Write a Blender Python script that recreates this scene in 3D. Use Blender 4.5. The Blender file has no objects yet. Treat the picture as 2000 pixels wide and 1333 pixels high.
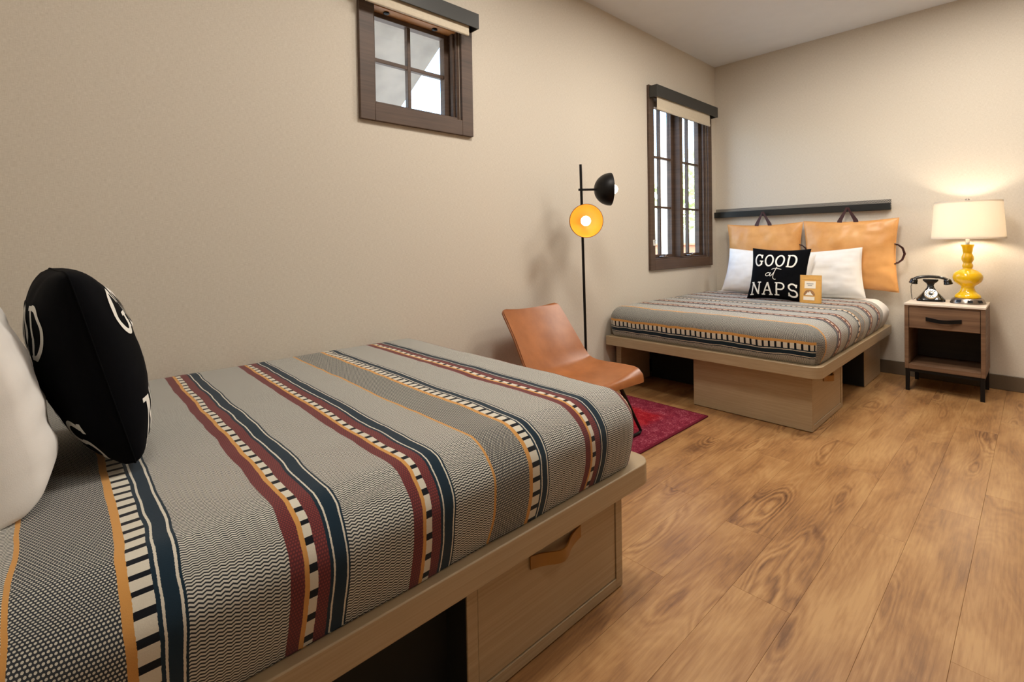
import bpy, bmesh, math, random
from mathutils import Vector, Matrix, noise

random.seed(7)
sc = bpy.context.scene
COL = sc.collection
PI = math.pi

# ------------------------------------------------------------------ camera
cam_d = bpy.data.cameras.new('camera')
cam = bpy.data.objects.new('camera', cam_d)
COL.objects.link(cam)
cam_d.sensor_width = 36.0
cam_d.lens = 954.24 / 2000.0 * 36.0
cam_d.shift_x = (1000.0 - 951.93) / 2000.0
cam_d.shift_y = (487.9 - 666.5) / 2000.0
cam_d.clip_start = 0.02
CR = Vector((0.66241272, 0.74896441, -0.01617733))
CU = Vector((0.00085645, 0.02083742, 0.99978251))
CF = Vector((-0.74913861, 0.6622825, -0.01316152))
CAM = Vector((2.17369519, -5.01984546, 1.1))
m = Matrix.Identity(4)
for i in range(3):
    m[i][0] = CR[i]; m[i][1] = CU[i]; m[i][2] = -CF[i]; m[i][3] = CAM[i]
cam.matrix_world = m
sc.camera = cam

# ------------------------------------------------------------------ view and world
sc.view_settings.view_transform = 'Standard'
sc.view_settings.look = 'None'
sc.view_settings.gamma = 1.0
sc.view_settings.use_curve_mapping = False
sc.view_settings.exposure = 0.0
SKY_STRENGTH = 1.7
world = bpy.data.worlds.new('sky')
sc.world = world
world.use_nodes = True
wn = world.node_tree
wn.nodes.clear()
w_out = wn.nodes.new('ShaderNodeOutputWorld')
w_bg = wn.nodes.new('ShaderNodeBackground')
w_sky = wn.nodes.new('ShaderNodeTexSky')
w_sky.sky_type = 'NISHITA'
w_sky.sun_disc = False
w_sky.sun_elevation = math.radians(48)
w_sky.sun_rotation = math.radians(120)
w_sky.dust_density = 3.0
w_bg.inputs['Strength'].default_value = SKY_STRENGTH
wn.links.new(w_sky.outputs[0], w_bg.inputs[0])
wn.links.new(w_bg.outputs[0], w_out.inputs[0])

# light levels of the lamps in the room (the lamps themselves are built further down)
FILL_W = 20.0            # each added, unseen ceiling light
FILL_COL = (1.0, 0.935, 0.85)
TABLE_BULB = 170.0        # emission of the bulb inside the shade
FLOOR_BULB = 20.0
WARM = (1.0, 0.72, 0.38)

# room size (metres)
H = 2.836
XR = 5.0                 # right wall, behind the camera's field of view
YF = -5.75               # wall behind the head of the near bed
XW0 = -0.11              # outside of the window wall

# ================================================================== helpers
class Ex:
    """tiny expression builder for shader math nodes"""
    nt = None
    def __init__(s, sock): s.s = sock
    @staticmethod
    def op(o, a, b=None, c=None, clamp=False):
        n = Ex.nt.nodes.new('ShaderNodeMath'); n.operation = o; n.use_clamp = clamp
        for i, v in enumerate((a, b, c)):
            if v is None: continue
            if isinstance(v, Ex): Ex.nt.links.new(v.s, n.inputs[i])
            else: n.inputs[i].default_value = float(v)
        return Ex(n.outputs[0])
    def __add__(a, b): return Ex.op('ADD', a, b)
    def __radd__(a, b): return Ex.op('ADD', b, a)
    def __sub__(a, b): return Ex.op('SUBTRACT', a, b)
    def __rsub__(a, b): return Ex.op('SUBTRACT', b, a)
    def __mul__(a, b): return Ex.op('MULTIPLY', a, b)
    def __rmul__(a, b): return Ex.op('MULTIPLY', b, a)
    def __truediv__(a, b): return Ex.op('DIVIDE', a, b)
    def lt(a, b): return Ex.op('LESS_THAN', a, b)
    def gt(a, b): return Ex.op('GREATER_THAN', a, b)
    def fract(a): return Ex.op('FRACT', a)
    def floor(a): return Ex.op('FLOOR', a)
    def absv(a): return Ex.op('ABSOLUTE', a)
    def ping(a, b): return Ex.op('PINGPONG', a, b)
    def wrap(a, hi, lo=0.0): return Ex.op('WRAP', a, hi, lo)
    def sin(a): return Ex.op('SINE', a)
    def band(a, lo, hi): return a.gt(lo) * a.lt(hi)

def srgb(r, g, b):
    f = lambda c: (c / 12.92 if c <= 0.04045 else ((c + 0.055) / 1.055) ** 2.4)
    return (f(r / 255.0), f(g / 255.0), f(b / 255.0), 1.0)

MATS = {}
class Mat:
    def __init__(s, name):
        s.m = bpy.data.materials.new(name); s.m.use_nodes = True
        s.nt = s.m.node_tree; s.nt.nodes.clear()
        s.out = s.nt.nodes.new('ShaderNodeOutputMaterial')
        s.b = s.nt.nodes.new('ShaderNodeBsdfPrincipled')
        s.nt.links.new(s.b.outputs[0], s.out.inputs[0])
        Ex.nt = s.nt
        MATS[name] = s.m
    def n(s, t, **kw):
        n = s.nt.nodes.new('ShaderNode' + t)
        for k, v in kw.items():
            if hasattr(n, k): setattr(n, k, v)
            else: n.inputs[k.replace('_', ' ')].default_value = v
        return n
    def link(s, a, b): s.nt.links.new(a.s if isinstance(a, Ex) else a, b)
    def set(s, **kw):
        for k, v in kw.items():
            k = k.replace('_', ' ')
            if isinstance(v, (Ex, bpy.types.NodeSocket)): s.link(v, s.b.inputs[k])
            else: s.b.inputs[k].default_value = v
        return s
    def coord(s, kind='Object', scale=(1, 1, 1), rot=(0, 0, 0), loc=None):
        tc = s.nt.nodes.new('ShaderNodeTexCoord')
        mp = s.nt.nodes.new('ShaderNodeMapping')
        s.nt.links.new(tc.outputs[kind], mp.inputs[0])
        mp.inputs['Scale'].default_value = scale
        mp.inputs['Rotation'].default_value = rot
        if loc is not None: s.link(loc, mp.inputs['Location'])
        return mp.outputs[0]
    def noise(s, vec, scale, detail=3, rough=0.5, dist=0.0):
        n = s.nt.nodes.new('ShaderNodeTexNoise')
        s.nt.links.new(vec, n.inputs['Vector'])
        n.inputs['Scale'].default_value = scale; n.inputs['Detail'].default_value = detail
        n.inputs['Roughness'].default_value = rough; n.inputs['Distortion'].default_value = dist
        return n.outputs['Fac']
    def ramp(s, fac, stops, interp='LINEAR'):
        r = s.nt.nodes.new('ShaderNodeValToRGB'); r.color_ramp.interpolation = interp
        cr = r.color_ramp
        while len(cr.elements) > 1: cr.elements.remove(cr.elements[-1])
        cr.elements[0].position = stops[0][0]; cr.elements[0].color = stops[0][1]
        for p, c in stops[1:]:
            e = cr.elements.new(p); e.color = c
        s.link(fac, r.inputs[0])
        return r.outputs[0]
    def mix(s, fac, a, b, blend='MIX'):
        n = s.nt.nodes.new('ShaderNodeMix'); n.data_type = 'RGBA'; n.blend_type = blend
        for sock, v in ((n.inputs[0], fac), (n.inputs[6], a), (n.inputs[7], b)):
            if isinstance(v, Ex): s.link(v, sock)
            elif isinstance(v, bpy.types.NodeSocket): s.link(v, sock)
            else: sock.default_value = v
        return n.outputs[2]
    def bump(s, height, strength=0.3, dist=0.002):
        n = s.nt.nodes.new('ShaderNodeBump')
        n.inputs['Strength'].default_value = strength; n.inputs['Distance'].default_value = dist
        s.link(height, n.inputs['Height'])
        s.nt.links.new(n.outputs[0], s.b.inputs['Normal'])
        return s

def plain(name, col, rough=0.6, metal=0.0, var=0.08, scale=8.0, bump=0.0, bscale=200.0, **kw):
    """procedural material: colour with a little noise variation, optional fine bump"""
    M = Mat(name)
    v = M.coord('Object')
    f = M.noise(v, scale, 4)
    dark = tuple(c * (1 - var) for c in col[:3]) + (1,)
    lite = tuple(min(1, c * (1 + var)) for c in col[:3]) + (1,)
    M.set(Base_Color=M.ramp(f, [(0.3, dark), (0.7, lite)]), Roughness=rough, Metallic=metal, **kw)
    if bump: M.bump(M.noise(v, bscale, 2), bump, 0.001)
    return M.m

class MB:
    def __init__(s): s.v = []; s.f = []; s.uv = None
    def add(s, vs, fs):
        o = len(s.v); s.v += [Vector(p) for p in vs]; s.f += [tuple(i + o for i in f) for f in fs]; return s
    def box(s, x0, x1, y0, y1, z0, z1):
        return s.add([(x0, y0, z0), (x1, y0, z0), (x1, y1, z0), (x0, y1, z0), (x0, y0, z1), (x1, y0, z1), (x1, y1, z1), (x0, y1, z1)],
                     [(0, 3, 2, 1), (4, 5, 6, 7), (0, 1, 5, 4), (1, 2, 6, 5), (2, 3, 7, 6), (3, 0, 4, 7)])
    def prism(s, poly, z0, z1):
        n = len(poly)
        vs = [(p[0], p[1], z0) for p in poly] + [(p[0], p[1], z1) for p in poly]
        fs = [tuple(range(n))[::-1], tuple(range(n, 2 * n))] + [(i, (i + 1) % n, n + (i + 1) % n, n + i) for i in range(n)]
        return s.add(vs, fs)
    def tube(s, pts, r, n=10, caps=True):
        pts = [Vector(p) for p in pts]; k = len(pts)
        rs = r if isinstance(r, (list, tuple)) else [r] * k
        t0 = (pts[1] - pts[0]).normalized()
        up = Vector((0, 0, 1)) if abs(t0.z) < 0.9 else Vector((1, 0, 0))
        a = t0.cross(up).normalized(); vs = []
        for i, p in enumerate(pts):
            t = (pts[min(i + 1, k - 1)] - pts[max(i - 1, 0)]).normalized()
            a = (a - t * a.dot(t)).normalized(); b = t.cross(a)
            for j in range(n):
                w = 2 * PI * j / n
                vs.append(p + (a * math.cos(w) + b * math.sin(w)) * rs[i])
        fs = [(i * n + j, i * n + (j + 1) % n, (i + 1) * n + (j + 1) % n, (i + 1) * n + j) for i in range(k - 1) for j in range(n)]
        if caps: fs += [tuple(range(n))[::-1], tuple(range((k - 1) * n, k * n))]
        return s.add(vs, fs)
    def lathe(s, prof, n=32, c=(0, 0, 0), M=None):
        c = Vector(c); vs = []; fs = []; k = len(prof)
        for r, z in prof:
            for j in range(n):
                w = 2 * PI * j / n
                p = Vector((max(r, 1e-5) * math.cos(w), max(r, 1e-5) * math.sin(w), z))
                vs.append(c + (M @ p if M else p))
        fs = [(i * n + j, i * n + (j + 1) % n, (i + 1) * n + (j + 1) % n, (i + 1) * n + j) for i in range(k - 1) for j in range(n)]
        return s.add(vs, fs)
    def ribbon(s, pts, wvec, width, thick):
        """flat strap along pts; wvec = direction of its width"""
        pts = [Vector(p) for p in pts]; k = len(pts); vs = []; per = isinstance(wvec, list)
        wv = None if per else Vector(wvec).normalized()
        for i, p in enumerate(pts):
            t = (pts[min(i + 1, k - 1)] - pts[max(i - 1, 0)]).normalized()
            if per: wv = Vector(wvec[i]); wv = (wv - t * wv.dot(t)).normalized()
            nrm = t.cross(wv).normalized()
            w = width[i] if isinstance(width, (list, tuple)) else width
            for a, b in ((-1, -1), (1, -1), (1, 1), (-1, 1)):
                vs.append(p + wv * (a * w / 2) + nrm * (b * thick / 2))
        fs = [(i * 4 + j, i * 4 + (j + 1) % 4, (i + 1) * 4 + (j + 1) % 4, (i + 1) * 4 + j) for i in range(k - 1) for j in range(4)]
        fs += [(3, 2, 1, 0), tuple(range((k - 1) * 4, k * 4))]
        return s.add(vs, fs)
    def grid(s, fn, nu, nv):
        vs = [fn(i / nu, j / nv) for i in range(nu + 1) for j in range(nv + 1)]
        fs = [(i * (nv + 1) + j, (i + 1) * (nv + 1) + j, (i + 1) * (nv + 1) + j + 1, i * (nv + 1) + j + 1) for i in range(nu) for j in range(nv)]
        return s.add(vs, fs)
    def sphere(s, c, r, n=16, sq=(1, 1, 1)):
        prof = [(math.sin(PI * i / n), -math.cos(PI * i / n)) for i in range(n + 1)]
        return s.lathe([(a * r, b * r) for a, b in prof], n * 2, c, Matrix.Diagonal(Vector(sq)))
    def mesh(s, name, smooth=None, weld=0.0):
        me = bpy.data.meshes.new(name)
        bm = bmesh.new()
        vv = [bm.verts.new(p) for p in s.v]
        lay = bm.loops.layers.uv.new('UVMap') if s.uv else None
        for f in s.f:
            if len(set(f)) < 3: continue
            try: bf = bm.faces.new([vv[i] for i in f])
            except ValueError: continue
            if lay:
                for l, i in zip(bf.loops, f): l[lay].uv = s.uv[i]
        if weld: bmesh.ops.remove_doubles(bm, verts=bm.verts, dist=weld)
        bmesh.ops.recalc_face_normals(bm, faces=bm.faces)
        bm.to_mesh(me); bm.free()
        if smooth is not None:
            me.polygons.foreach_set('use_smooth', [True] * len(me.polygons))
            if smooth < 179: me.set_sharp_from_angle(angle=math.radians(smooth))
        return me
    def build(s, name, mat, parent=None, smooth=None, bevel=0.0, seg=2, weld=0.0, sub=0, world=False):
        if world and parent is not None:
            o = WORLD_LOC[parent.name]; s.v = [p - o for p in s.v]
        me = s.mesh(name, smooth, weld)
        return link(name, me, mat, parent, bevel, seg, sub)

WORLD_LOC = {}
def link(name, me, mat, parent=None, bevel=0.0, seg=2, sub=0):
    o = bpy.data.objects.new(name, me); COL.objects.link(o)
    me.materials.append(MATS[mat] if isinstance(mat, str) else mat)
    if parent is not None:
        o.parent = parent; WORLD_LOC[o.name] = WORLD_LOC.get(parent.name, Vector())
    if bevel:
        b = o.modifiers.new('bevel', 'BEVEL'); b.width = bevel; b.segments = seg; b.limit_method = 'ANGLE'; b.angle_limit = math.radians(40)
        me.polygons.foreach_set('use_smooth', [True] * len(me.polygons)); me.set_sharp_from_angle(angle=math.radians(50))
    if sub:
        d = o.modifiers.new('subdivision', 'SUBSURF'); d.levels = sub; d.render_levels = sub
    return o

def thing(name, label, cat, loc=(0, 0, 0), rot=None, group=None):
    o = bpy.data.objects.new(name, None); COL.objects.link(o)
    o.empty_display_size = 0.05
    o.location = loc
    if rot is not None: o.rotation_euler = rot
    WORLD_LOC[o.name] = Vector(loc)
    return tag(o, label, cat, group)
def tag(o, label=None, cat=None, group=None, kind=None):
    if label: o['label'] = label
    if cat: o['category'] = cat
    if group: o['group'] = group
    if kind: o['kind'] = kind
    return o
def struct(o, label=None): 
    o['kind'] = 'structure'
    if label: o['label'] = label
    return o
def structure_root(name, label=None):
    o = bpy.data.objects.new(name, None); COL.objects.link(o); WORLD_LOC[o.name] = Vector()
    return struct(o, label)
def nz(x, y, z, s=1.0): return noise.noise(Vector((x * s, y * s, z * s)))

# ================================================================== materials
def m_wall(name, along):
    M = Mat(name)
    sc3 = (lambda a, z: (1, a, z)) if along == 'y' else (lambda a, z: (a, 1, z))
    h = M.noise(M.coord('Object', sc3(22, 260)), 3.0, 2, 0.5)
    v = M.noise(M.coord('Object', sc3(240, 18)), 3.0, 2, 0.5)
    f = Ex(h) * 0.55 + Ex(v) * 0.45
    c = M.ramp(f, [(0.30, srgb(197, 187, 171)), (0.70, srgb(221, 213, 199))])
    M.set(Base_Color=c, Roughness=0.85, Specular_IOR_Level=0.2)
    M.bump(f, 0.2, 0.001)
m_wall('woven_wallcovering', 'y')
m_wall('woven_wallcovering_end', 'x')
plain('ceiling_paint', srgb(220, 222, 225), 0.9, var=0.015)
plain('baseboard_paint', srgb(96, 82, 65), 0.5, var=0.06, scale=4)

def m_floor():
    M = Mat('oak_plank')
    oi = M.nt.nodes.new('ShaderNodeObjectInfo')
    rnd = Ex(oi.outputs['Random'])
    cx = M.nt.nodes.new('ShaderNodeCombineXYZ')
    M.link(rnd * 37.0, cx.inputs[0]); M.link(rnd * 91.0, cx.inputs[1]); M.link(rnd * 13.0, cx.inputs[2])
    base = M.coord('Object', (1, 1, 1), loc=cx.outputs[0])
    # broad tone patches stretched along the plank
    st = M.coord('Object', (5.0, 1.3, 1), loc=cx.outputs[0])
    broad = M.noise(st, 1.0, 3, 0.5, 0.4)
    geo = M.nt.nodes.new('ShaderNodeNewGeometry'); gm = M.nt.nodes.new('ShaderNodeMapping')
    M.nt.links.new(geo.outputs['Position'], gm.inputs[0]); gm.inputs['Scale'].default_value = (9.5, 2.3, 1.0)
    cloud = M.noise(gm.outputs[0], 1.0, 4, 0.6, 0.35)
    # cathedral figure around the knots
    st2 = M.coord('Object', (9.0, 1.7, 1), loc=cx.outputs[0])
    nn = M.noise(st2, 0.8, 1, 0.4, 0.0)
    rings = (Ex(nn) * 22.0 + Ex(M.noise(M.coord('Object', (60, 9, 1), loc=cx.outputs[0]), 1.0, 2)) * 0.9).fract().ping(0.5) * 2.0
    knot = Ex.op('SMOOTH_MIN', (Ex(nn) - 0.575) * 8.0, 1.0, 0.2)
    knot = Ex.op('MAXIMUM', knot, 0.0)
    grain = M.noise(M.coord('Object', (130, 5, 1), loc=cx.outputs[0]), 1.0, 4, 0.6)
    fine = M.noise(M.coord('Object', (420, 22, 1), loc=cx.outputs[0]), 1.0, 2, 0.6)
    f = Ex(broad) * 0.24 + Ex(cloud) * 0.48 + Ex(grain) * 0.28 + rnd * 0.015 - 0.01 - knot * 0.12 + rings * (knot * 0.17 + 0.035)
    c = M.ramp(f, [(0.30, srgb(98, 66, 42)), (0.41, srgb(134, 95, 60)), (0.50, srgb(160, 117, 73)), (0.64, srgb(186, 145, 96))])
    c2 = M.mix((Ex(fine).gt(0.66)) * 0.16, c, srgb(198, 158, 114))
    M.set(Base_Color=c2, Roughness=Ex(grain) * 0.14 + 0.28, Specular_IOR_Level=0.45)
    M.bump(Ex(grain) * 0.6 + Ex(fine) * 0.4, 0.10, 0.0008)
m_floor()
plain('subfloor', srgb(70, 50, 35), 0.9)

def m_spread():
    """striped jacquard bedspread; UV in metres (u along the bed from head to foot, v across)"""
    M = Mat('striped_jacquard')
    uvn = M.nt.nodes.new('ShaderNodeUVMap'); sep = M.nt.nodes.new('ShaderNodeSeparateXYZ')
    M.nt.links.new(uvn.outputs[0], sep.inputs[0])
    u0, v = Ex(sep.outputs[0]), Ex(sep.outputs[1])
    wob = M.noise(uvn.outputs[0], 5.0, 2)
    wob2 = M.noise(uvn.outputs[0], 260.0, 1)
    u = u0 + (Ex(wob) - 0.5) * 0.022 + (Ex(wob2) - 0.5) * 0.0018
    P_ = 0.80
    s = u.wrap(P_, 0.0) / P_
    red, gold, navy, white = srgb(134, 62, 58), srgb(205, 150, 82), srgb(24, 44, 58), srgb(214, 208, 192)
    ZIG, DOT, LB, LA, RED, SOL = 0.0, 0.2, 0.4, 0.6, 0.8, 1.0
    sm = s * P_
    def stripe(coord, span, parts):
        """one group of stripes: constant colour and type ramps over a narrow span, and its total width"""
        cs, ts, x = [], [], 0.0
        for wdt, c, t in parts:
            cs.append((x / span, c)); ts.append((x / span, (t, t, t, 1))); x += wdt
        f = coord / span
        return M.ramp(f, cs, 'CONSTANT'), Ex(M.ramp(f, ts, 'CONSTANT')), x
    cB, tB, wB = stripe(sm, 0.085, ((.012, gold, SOL), (.026, white, LB), (.0056, navy, SOL), (.0038, white, SOL), (.0196, navy, SOL), (.004, white, SOL), (.004, navy, SOL)))
    late = sm.gt(0.44)
    tA_ = sm - 0.222 - late * 0.243
    cA, tA, wA = stripe(tA_, 0.12, ((.0228, red, RED), (.0083, gold, SOL), (.0152, white, LA), (.0224, red, RED), (.006, navy, SOL), (.0032, white, SOL), (.023, navy, SOL), (.0034, white, SOL), (.004, navy, SOL)))
    inB = sm.lt(wB); inA = tA_.gt(0.0) * tA_.lt(wA); inG = sm.band(0.679, 0.686); inD = sm.gt(0.686)
    col = M.mix(inA, M.mix(inB, gold, cB), cA)
    ty = inB * tB + inA * tA + inG * SOL + inD * DOT
    is_t = lambda t: ty.band(t - 0.08, t + 0.08)
    # zigzag weave
    zz = (v + (u0.ping(0.0060)) * 0.42) / 0.0054
    zig = zz.fract().lt(0.47)
    # honeycomb dots
    dv = v / 0.0054
    du = (u0 / 0.0049 + (dv.floor() / 2.0).fract()).fract() - 0.5
    dy = dv.fract() - 0.5
    dot = (du * du * 1.3 + dy * dy * 1.6).gt(0.15)
    cream, dark = srgb(212, 209, 198), srgb(46, 50, 54)
    zc = M.mix(zig, cream, dark)
    dc = M.mix(dot, srgb(206, 202, 188), srgb(54, 58, 64))
    lb = M.mix((v / 0.0333).fract().lt(0.34), white, srgb(16, 20, 28))
    la = M.mix((v / 0.040).fract().lt(0.32), white, srgb(16, 20, 28))
    rw = M.mix(dot * 0.6, red, srgb(46, 32, 44))
    c = M.mix(is_t(ZIG), col, zc)
    c = M.mix(is_t(DOT), c, dc)
    c = M.mix(is_t(LB), c, lb)
    c = M.mix(is_t(LA), c, la)
    c = M.mix(is_t(RED), c, rw)
    fib = M.noise(uvn.outputs[0], 600.0, 2)
    c = M.mix(Ex(fib) * 0.35, c, M.mix(1.0, c, (0.55, 0.55, 0.55, 1), 'MULTIPLY'))
    M.set(Base_Color=c, Roughness=0.92, Specular_IOR_Level=0.15, Sheen_Weight=0.15)
    M.bump(Ex(fib) * 0.5 + zig * 0.3, 0.3, 0.001)
m_spread()

plain('white_linen', srgb(236, 232, 226), 0.85, var=0.02, scale=30, bump=0.15, bscale=700)
plain('black_canvas', srgb(6, 7, 11), 0.95, var=0.15, scale=300, bump=0.25, bscale=900, Specular_IOR_Level=0.12)
plain('white_print', srgb(238, 236, 228), 0.8, var=0.02)
plain('laminate_taupe', srgb(186, 164, 132), 0.48, var=0.05, scale=3)
def m_laminate():
    M = Mat('bed_laminate')
    f = M.noise(M.coord('Object', (6, 1.5, 160)), 1.0, 3, 0.6)
    g = M.noise(M.coord('Object', (3, 3, 3)), 1.0, 2)
    M.set(Base_Color=M.ramp(Ex(f) * 0.7 + Ex(g) * 0.3, [(0.3, srgb(160, 138, 106)), (0.7, srgb(180, 159, 128))]), Roughness=0.45)
    M.bump(f, 0.1, 0.0006)
m_laminate()
plain('recess_black', srgb(14, 16, 15), 0.8, var=0.1)  # near black; its panels also stand in for shade under the beds
plain('tan_leather_pull', srgb(152, 106, 40), 0.5, var=0.12, scale=20, bump=0.2, bscale=250)
def m_leather(name, c0, c1, rough):
    M = Mat(name)
    v = M.coord('Object')
    f = M.noise(v, 6, 5, 0.6)
    M.set(Base_Color=M.ramp(f, [(0.32, c0), (0.68, c1)]), Roughness=rough, Specular_IOR_Level=0.5)
    vo = M.nt.nodes.new('ShaderNodeTexVoronoi'); vo.inputs['Scale'].default_value = 320
    M.nt.links.new(v, vo.inputs['Vector'])
    M.bump(vo.outputs['Distance'], 0.18, 0.0008)
m_leather('chair_leather', srgb(142, 84, 42), srgb(170, 106, 60), 0.34)
m_leather('amber_leather', srgb(212, 150, 84), srgb(230, 172, 106), 0.36)
plain('dark_strap', srgb(62, 30, 30), 0.5, var=0.12, scale=30)
plain('black_steel', srgb(26, 25, 25), 0.42, 0.6, var=0.1)
plain('rail_paint', srgb(34, 36, 36), 0.30, 0.2, var=0.05)
def m_perf():
    M = Mat('perforated_steel')
    tc = M.nt.nodes.new('ShaderNodeTexCoord'); sep = M.nt.nodes.new('ShaderNodeSeparateXYZ')
    M.nt.links.new(tc.outputs['Object'], sep.inputs[0])
    x, z = Ex(sep.outputs[0]) / 0.010, Ex(sep.outputs[2]) / 0.009
    fx = (x + (z.floor() / 2.0).fract()).fract() - 0.5; fz = z.fract() - 0.5
    hole = (fx * fx + fz * fz).lt(0.11)
    M.set(Base_Color=M.mix(hole, srgb(66, 64, 60), srgb(190, 180, 166)), Roughness=0.5)
m_perf()
def m_wood(name, c0, c1, c2, sx=2.0, sz=70.0):
    M = Mat(name)
    f = M.noise(M.coord('Object', (sx, sx, sz)), 1.0, 5, 0.65, 0.4)
    g = M.noise(M.coord('Object', (sx * 2, sx * 2, 14)), 1.0, 3)
    M.set(Base_Color=M.ramp(Ex(f) * 0.65 + Ex(g) * 0.35, [(0.3, c0), (0.5, c1), (0.72, c2)]), Roughness=0.55)
    M.bump(f, 0.2, 0.0008)
m_wood('walnut', srgb(88, 62, 44), srgb(118, 88, 64), srgb(142, 112, 84))
m_wood('shaded_walnut', srgb(34, 24, 18), srgb(44, 32, 24), srgb(54, 40, 30))  # walnut with the shade inside the open shelf put into its colour
m_wood('window_wood', srgb(62, 46, 36), srgb(80, 61, 48), srgb(96, 74, 58))
m_wood('lit_head_wood', srgb(150, 98, 52), srgb(178, 124, 72), srgb(196, 146, 92))  # window wood with daylight on the head jamb put into its colour
plain('stone_top', srgb(226, 212, 196), 0.35, var=0.05, scale=12)
plain('shade_fabric', srgb(206, 194, 172), 0.9, var=0.04, scale=60)
plain('valance_paint', srgb(50, 50, 47), 0.5, var=0.05)
plain('chrome', srgb(200, 198, 194), 0.22, 1.0, var=0.03)
plain('brushed_nickel', srgb(172, 160, 148), 0.3, 1.0, var=0.06, scale=30)
plain('socket_black', srgb(14, 14, 16), 0.4)
plain('yellow_glaze', srgb(250, 200, 14), 0.12, var=0.03, Coat_Weight=0.6, Coat_Roughness=0.05)
plain('bakelite', srgb(13, 14, 14), 0.18, var=0.1, Coat_Weight=0.5)
plain('dial_cream', srgb(214, 200, 172), 0.4, var=0.1, scale=120)
plain('kraft_paper', srgb(216, 164, 84), 0.6, var=0.05, scale=40)
plain('label_paper', srgb(236, 226, 208), 0.7, var=0.03)
plain('label_ink', srgb(150, 150, 150), 0.7)
plain('pouch_window', srgb(150, 108, 66), 0.5, var=0.35, scale=110)
plain('gold_lining', srgb(216, 138, 34), 0.5, 0.0, var=0.03)
plain('stucco', srgb(226, 218, 204), 0.9, var=0.05, scale=3)
plain('soffit_boards', srgb(168, 158, 149), 0.9, var=0.22, scale=4)
plain('terracotta', srgb(176, 120, 92), 0.9, var=0.12, scale=4)
plain('garden_ground', srgb(190, 182, 166), 0.95, var=0.12, scale=2)
plain('foliage', srgb(186, 198, 150), 0.8, var=0.3, scale=9)
plain('bark', srgb(90, 72, 56), 0.9, var=0.2, scale=9)

def m_rug():
    M = Mat('overdyed_rug')
    tc = M.nt.nodes.new('ShaderNodeTexCoord'); sep = M.nt.nodes.new('ShaderNodeSeparateXYZ')
    M.nt.links.new(tc.outputs['Object'], sep.inputs[0])
    x, y = Ex(sep.outputs[0]), Ex(sep.outputs[1])
    v = M.coord('Object')
    ex = 0.37 - x.absv(); ey = 0.74 - y.absv()
    edge = Ex.op('MINIMUM', ex, ey)
    warp = (Ex(M.noise(v, 9, 4, 0.7)) - 0.5) * 0.22
    inner = Ex.op('MULTIPLY', edge + warp - 0.16, 14.0, clamp=True)
    sp = M.noise(v, 130, 4, 0.7)
    pa = M.noise(v, 22, 5, 0.7, 1.0)
    mag = M.ramp(Ex(sp) * 0.6 + Ex(pa) * 0.4, [(0.36, srgb(88, 20, 36)), (0.52, srgb(122, 36, 54)), (0.64, srgb(176, 102, 114))])
    red = M.ramp(Ex(sp) * 0.45 + Ex(pa) * 0.55, [(0.36, srgb(104, 14, 24)), (0.52, srgb(146, 24, 36)), (0.68, srgb(186, 80, 80))])
    c = M.mix(inner, mag, red)
    c = M.mix(edge.lt(0.014), c, srgb(96, 26, 40))
    M.set(Base_Color=c, Roughness=0.95, Specular_IOR_Level=0.1)
    M.bump(sp, 0.4, 0.003)
m_rug()

def m_emit(name, col, strength):
    m_ = bpy.data.materials.new(name); m_.use_nodes = True; nt = m_.node_tree; nt.nodes.clear()
    o = nt.nodes.new('ShaderNodeOutputMaterial'); e = nt.nodes.new('ShaderNodeEmission')
    e.inputs[0].default_value = tuple(col) + (1,); e.inputs[1].default_value = strength
    nt.links.new(e.outputs[0], o.inputs[0]); MATS[name] = m_
m_emit('floor_bulb', (1.0, 0.78, 0.48), FLOOR_BULB)
m_emit('table_bulb', (1.0, 0.84, 0.64), TABLE_BULB)
m_emit('fill_diffuser', FILL_COL, 6.0)

def m_glass():
    m_ = bpy.data.materials.new('window_glass'); m_.use_nodes = True; nt = m_.node_tree; nt.nodes.clear()
    o = nt.nodes.new('ShaderNodeOutputMaterial'); mx = nt.nodes.new('ShaderNodeMixShader')
    t = nt.nodes.new('ShaderNodeBsdfTransparent'); g = nt.nodes.new('ShaderNodeBsdfGlossy')
    g.inputs['Roughness'].default_value = 0.02; mx.inputs[0].default_value = 0.045
    t.inputs[0].default_value = (0.95, 0.98, 0.98, 1)
    nt.links.new(t.outputs[0], mx.inputs[1]); nt.links.new(g.outputs[0], mx.inputs[2])
    nt.links.new(mx.outputs[0], o.inputs[0]); MATS['window_glass'] = m_
m_glass()
def m_lampshade():
    m_ = bpy.data.materials.new('lamp_shade_linen'); m_.use_nodes = True; nt = m_.node_tree; nt.nodes.clear()
    o = nt.nodes.new('ShaderNodeOutputMaterial'); mx = nt.nodes.new('ShaderNodeMixShader')
    d = nt.nodes.new('ShaderNodeBsdfDiffuse'); t = nt.nodes.new('ShaderNodeBsdfTranslucent')
    n = nt.nodes.new('ShaderNodeTexNoise'); n.inputs['Scale'].default_value = 400
    r = nt.nodes.new('ShaderNodeValToRGB'); r.color_ramp.elements[0].color = srgb(238, 230, 216); r.color_ramp.elements[1].color = srgb(250, 245, 236)
    nt.links.new(n.outputs[0], r.inputs[0])
    nt.links.new(r.outputs[0], d.inputs[0]); nt.links.new(r.outputs[0], t.inputs[0])
    mx.inputs[0].default_value = 0.45
    nt.links.new(d.outputs[0], mx.inputs[1]); nt.links.new(t.outputs[0], mx.inputs[2]); nt.links.new(mx.outputs[0], o.inputs[0])
    MATS['lamp_shade_linen'] = m_
m_lampshade()

# ================================================================== the room
# window openings in the long wall: (y0, y1, z0, z1)
W1 = (-3.835, -3.290, 1.795, 2.315)
W2 = (-1.222, -0.210, 0.930, 2.33)

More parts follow.
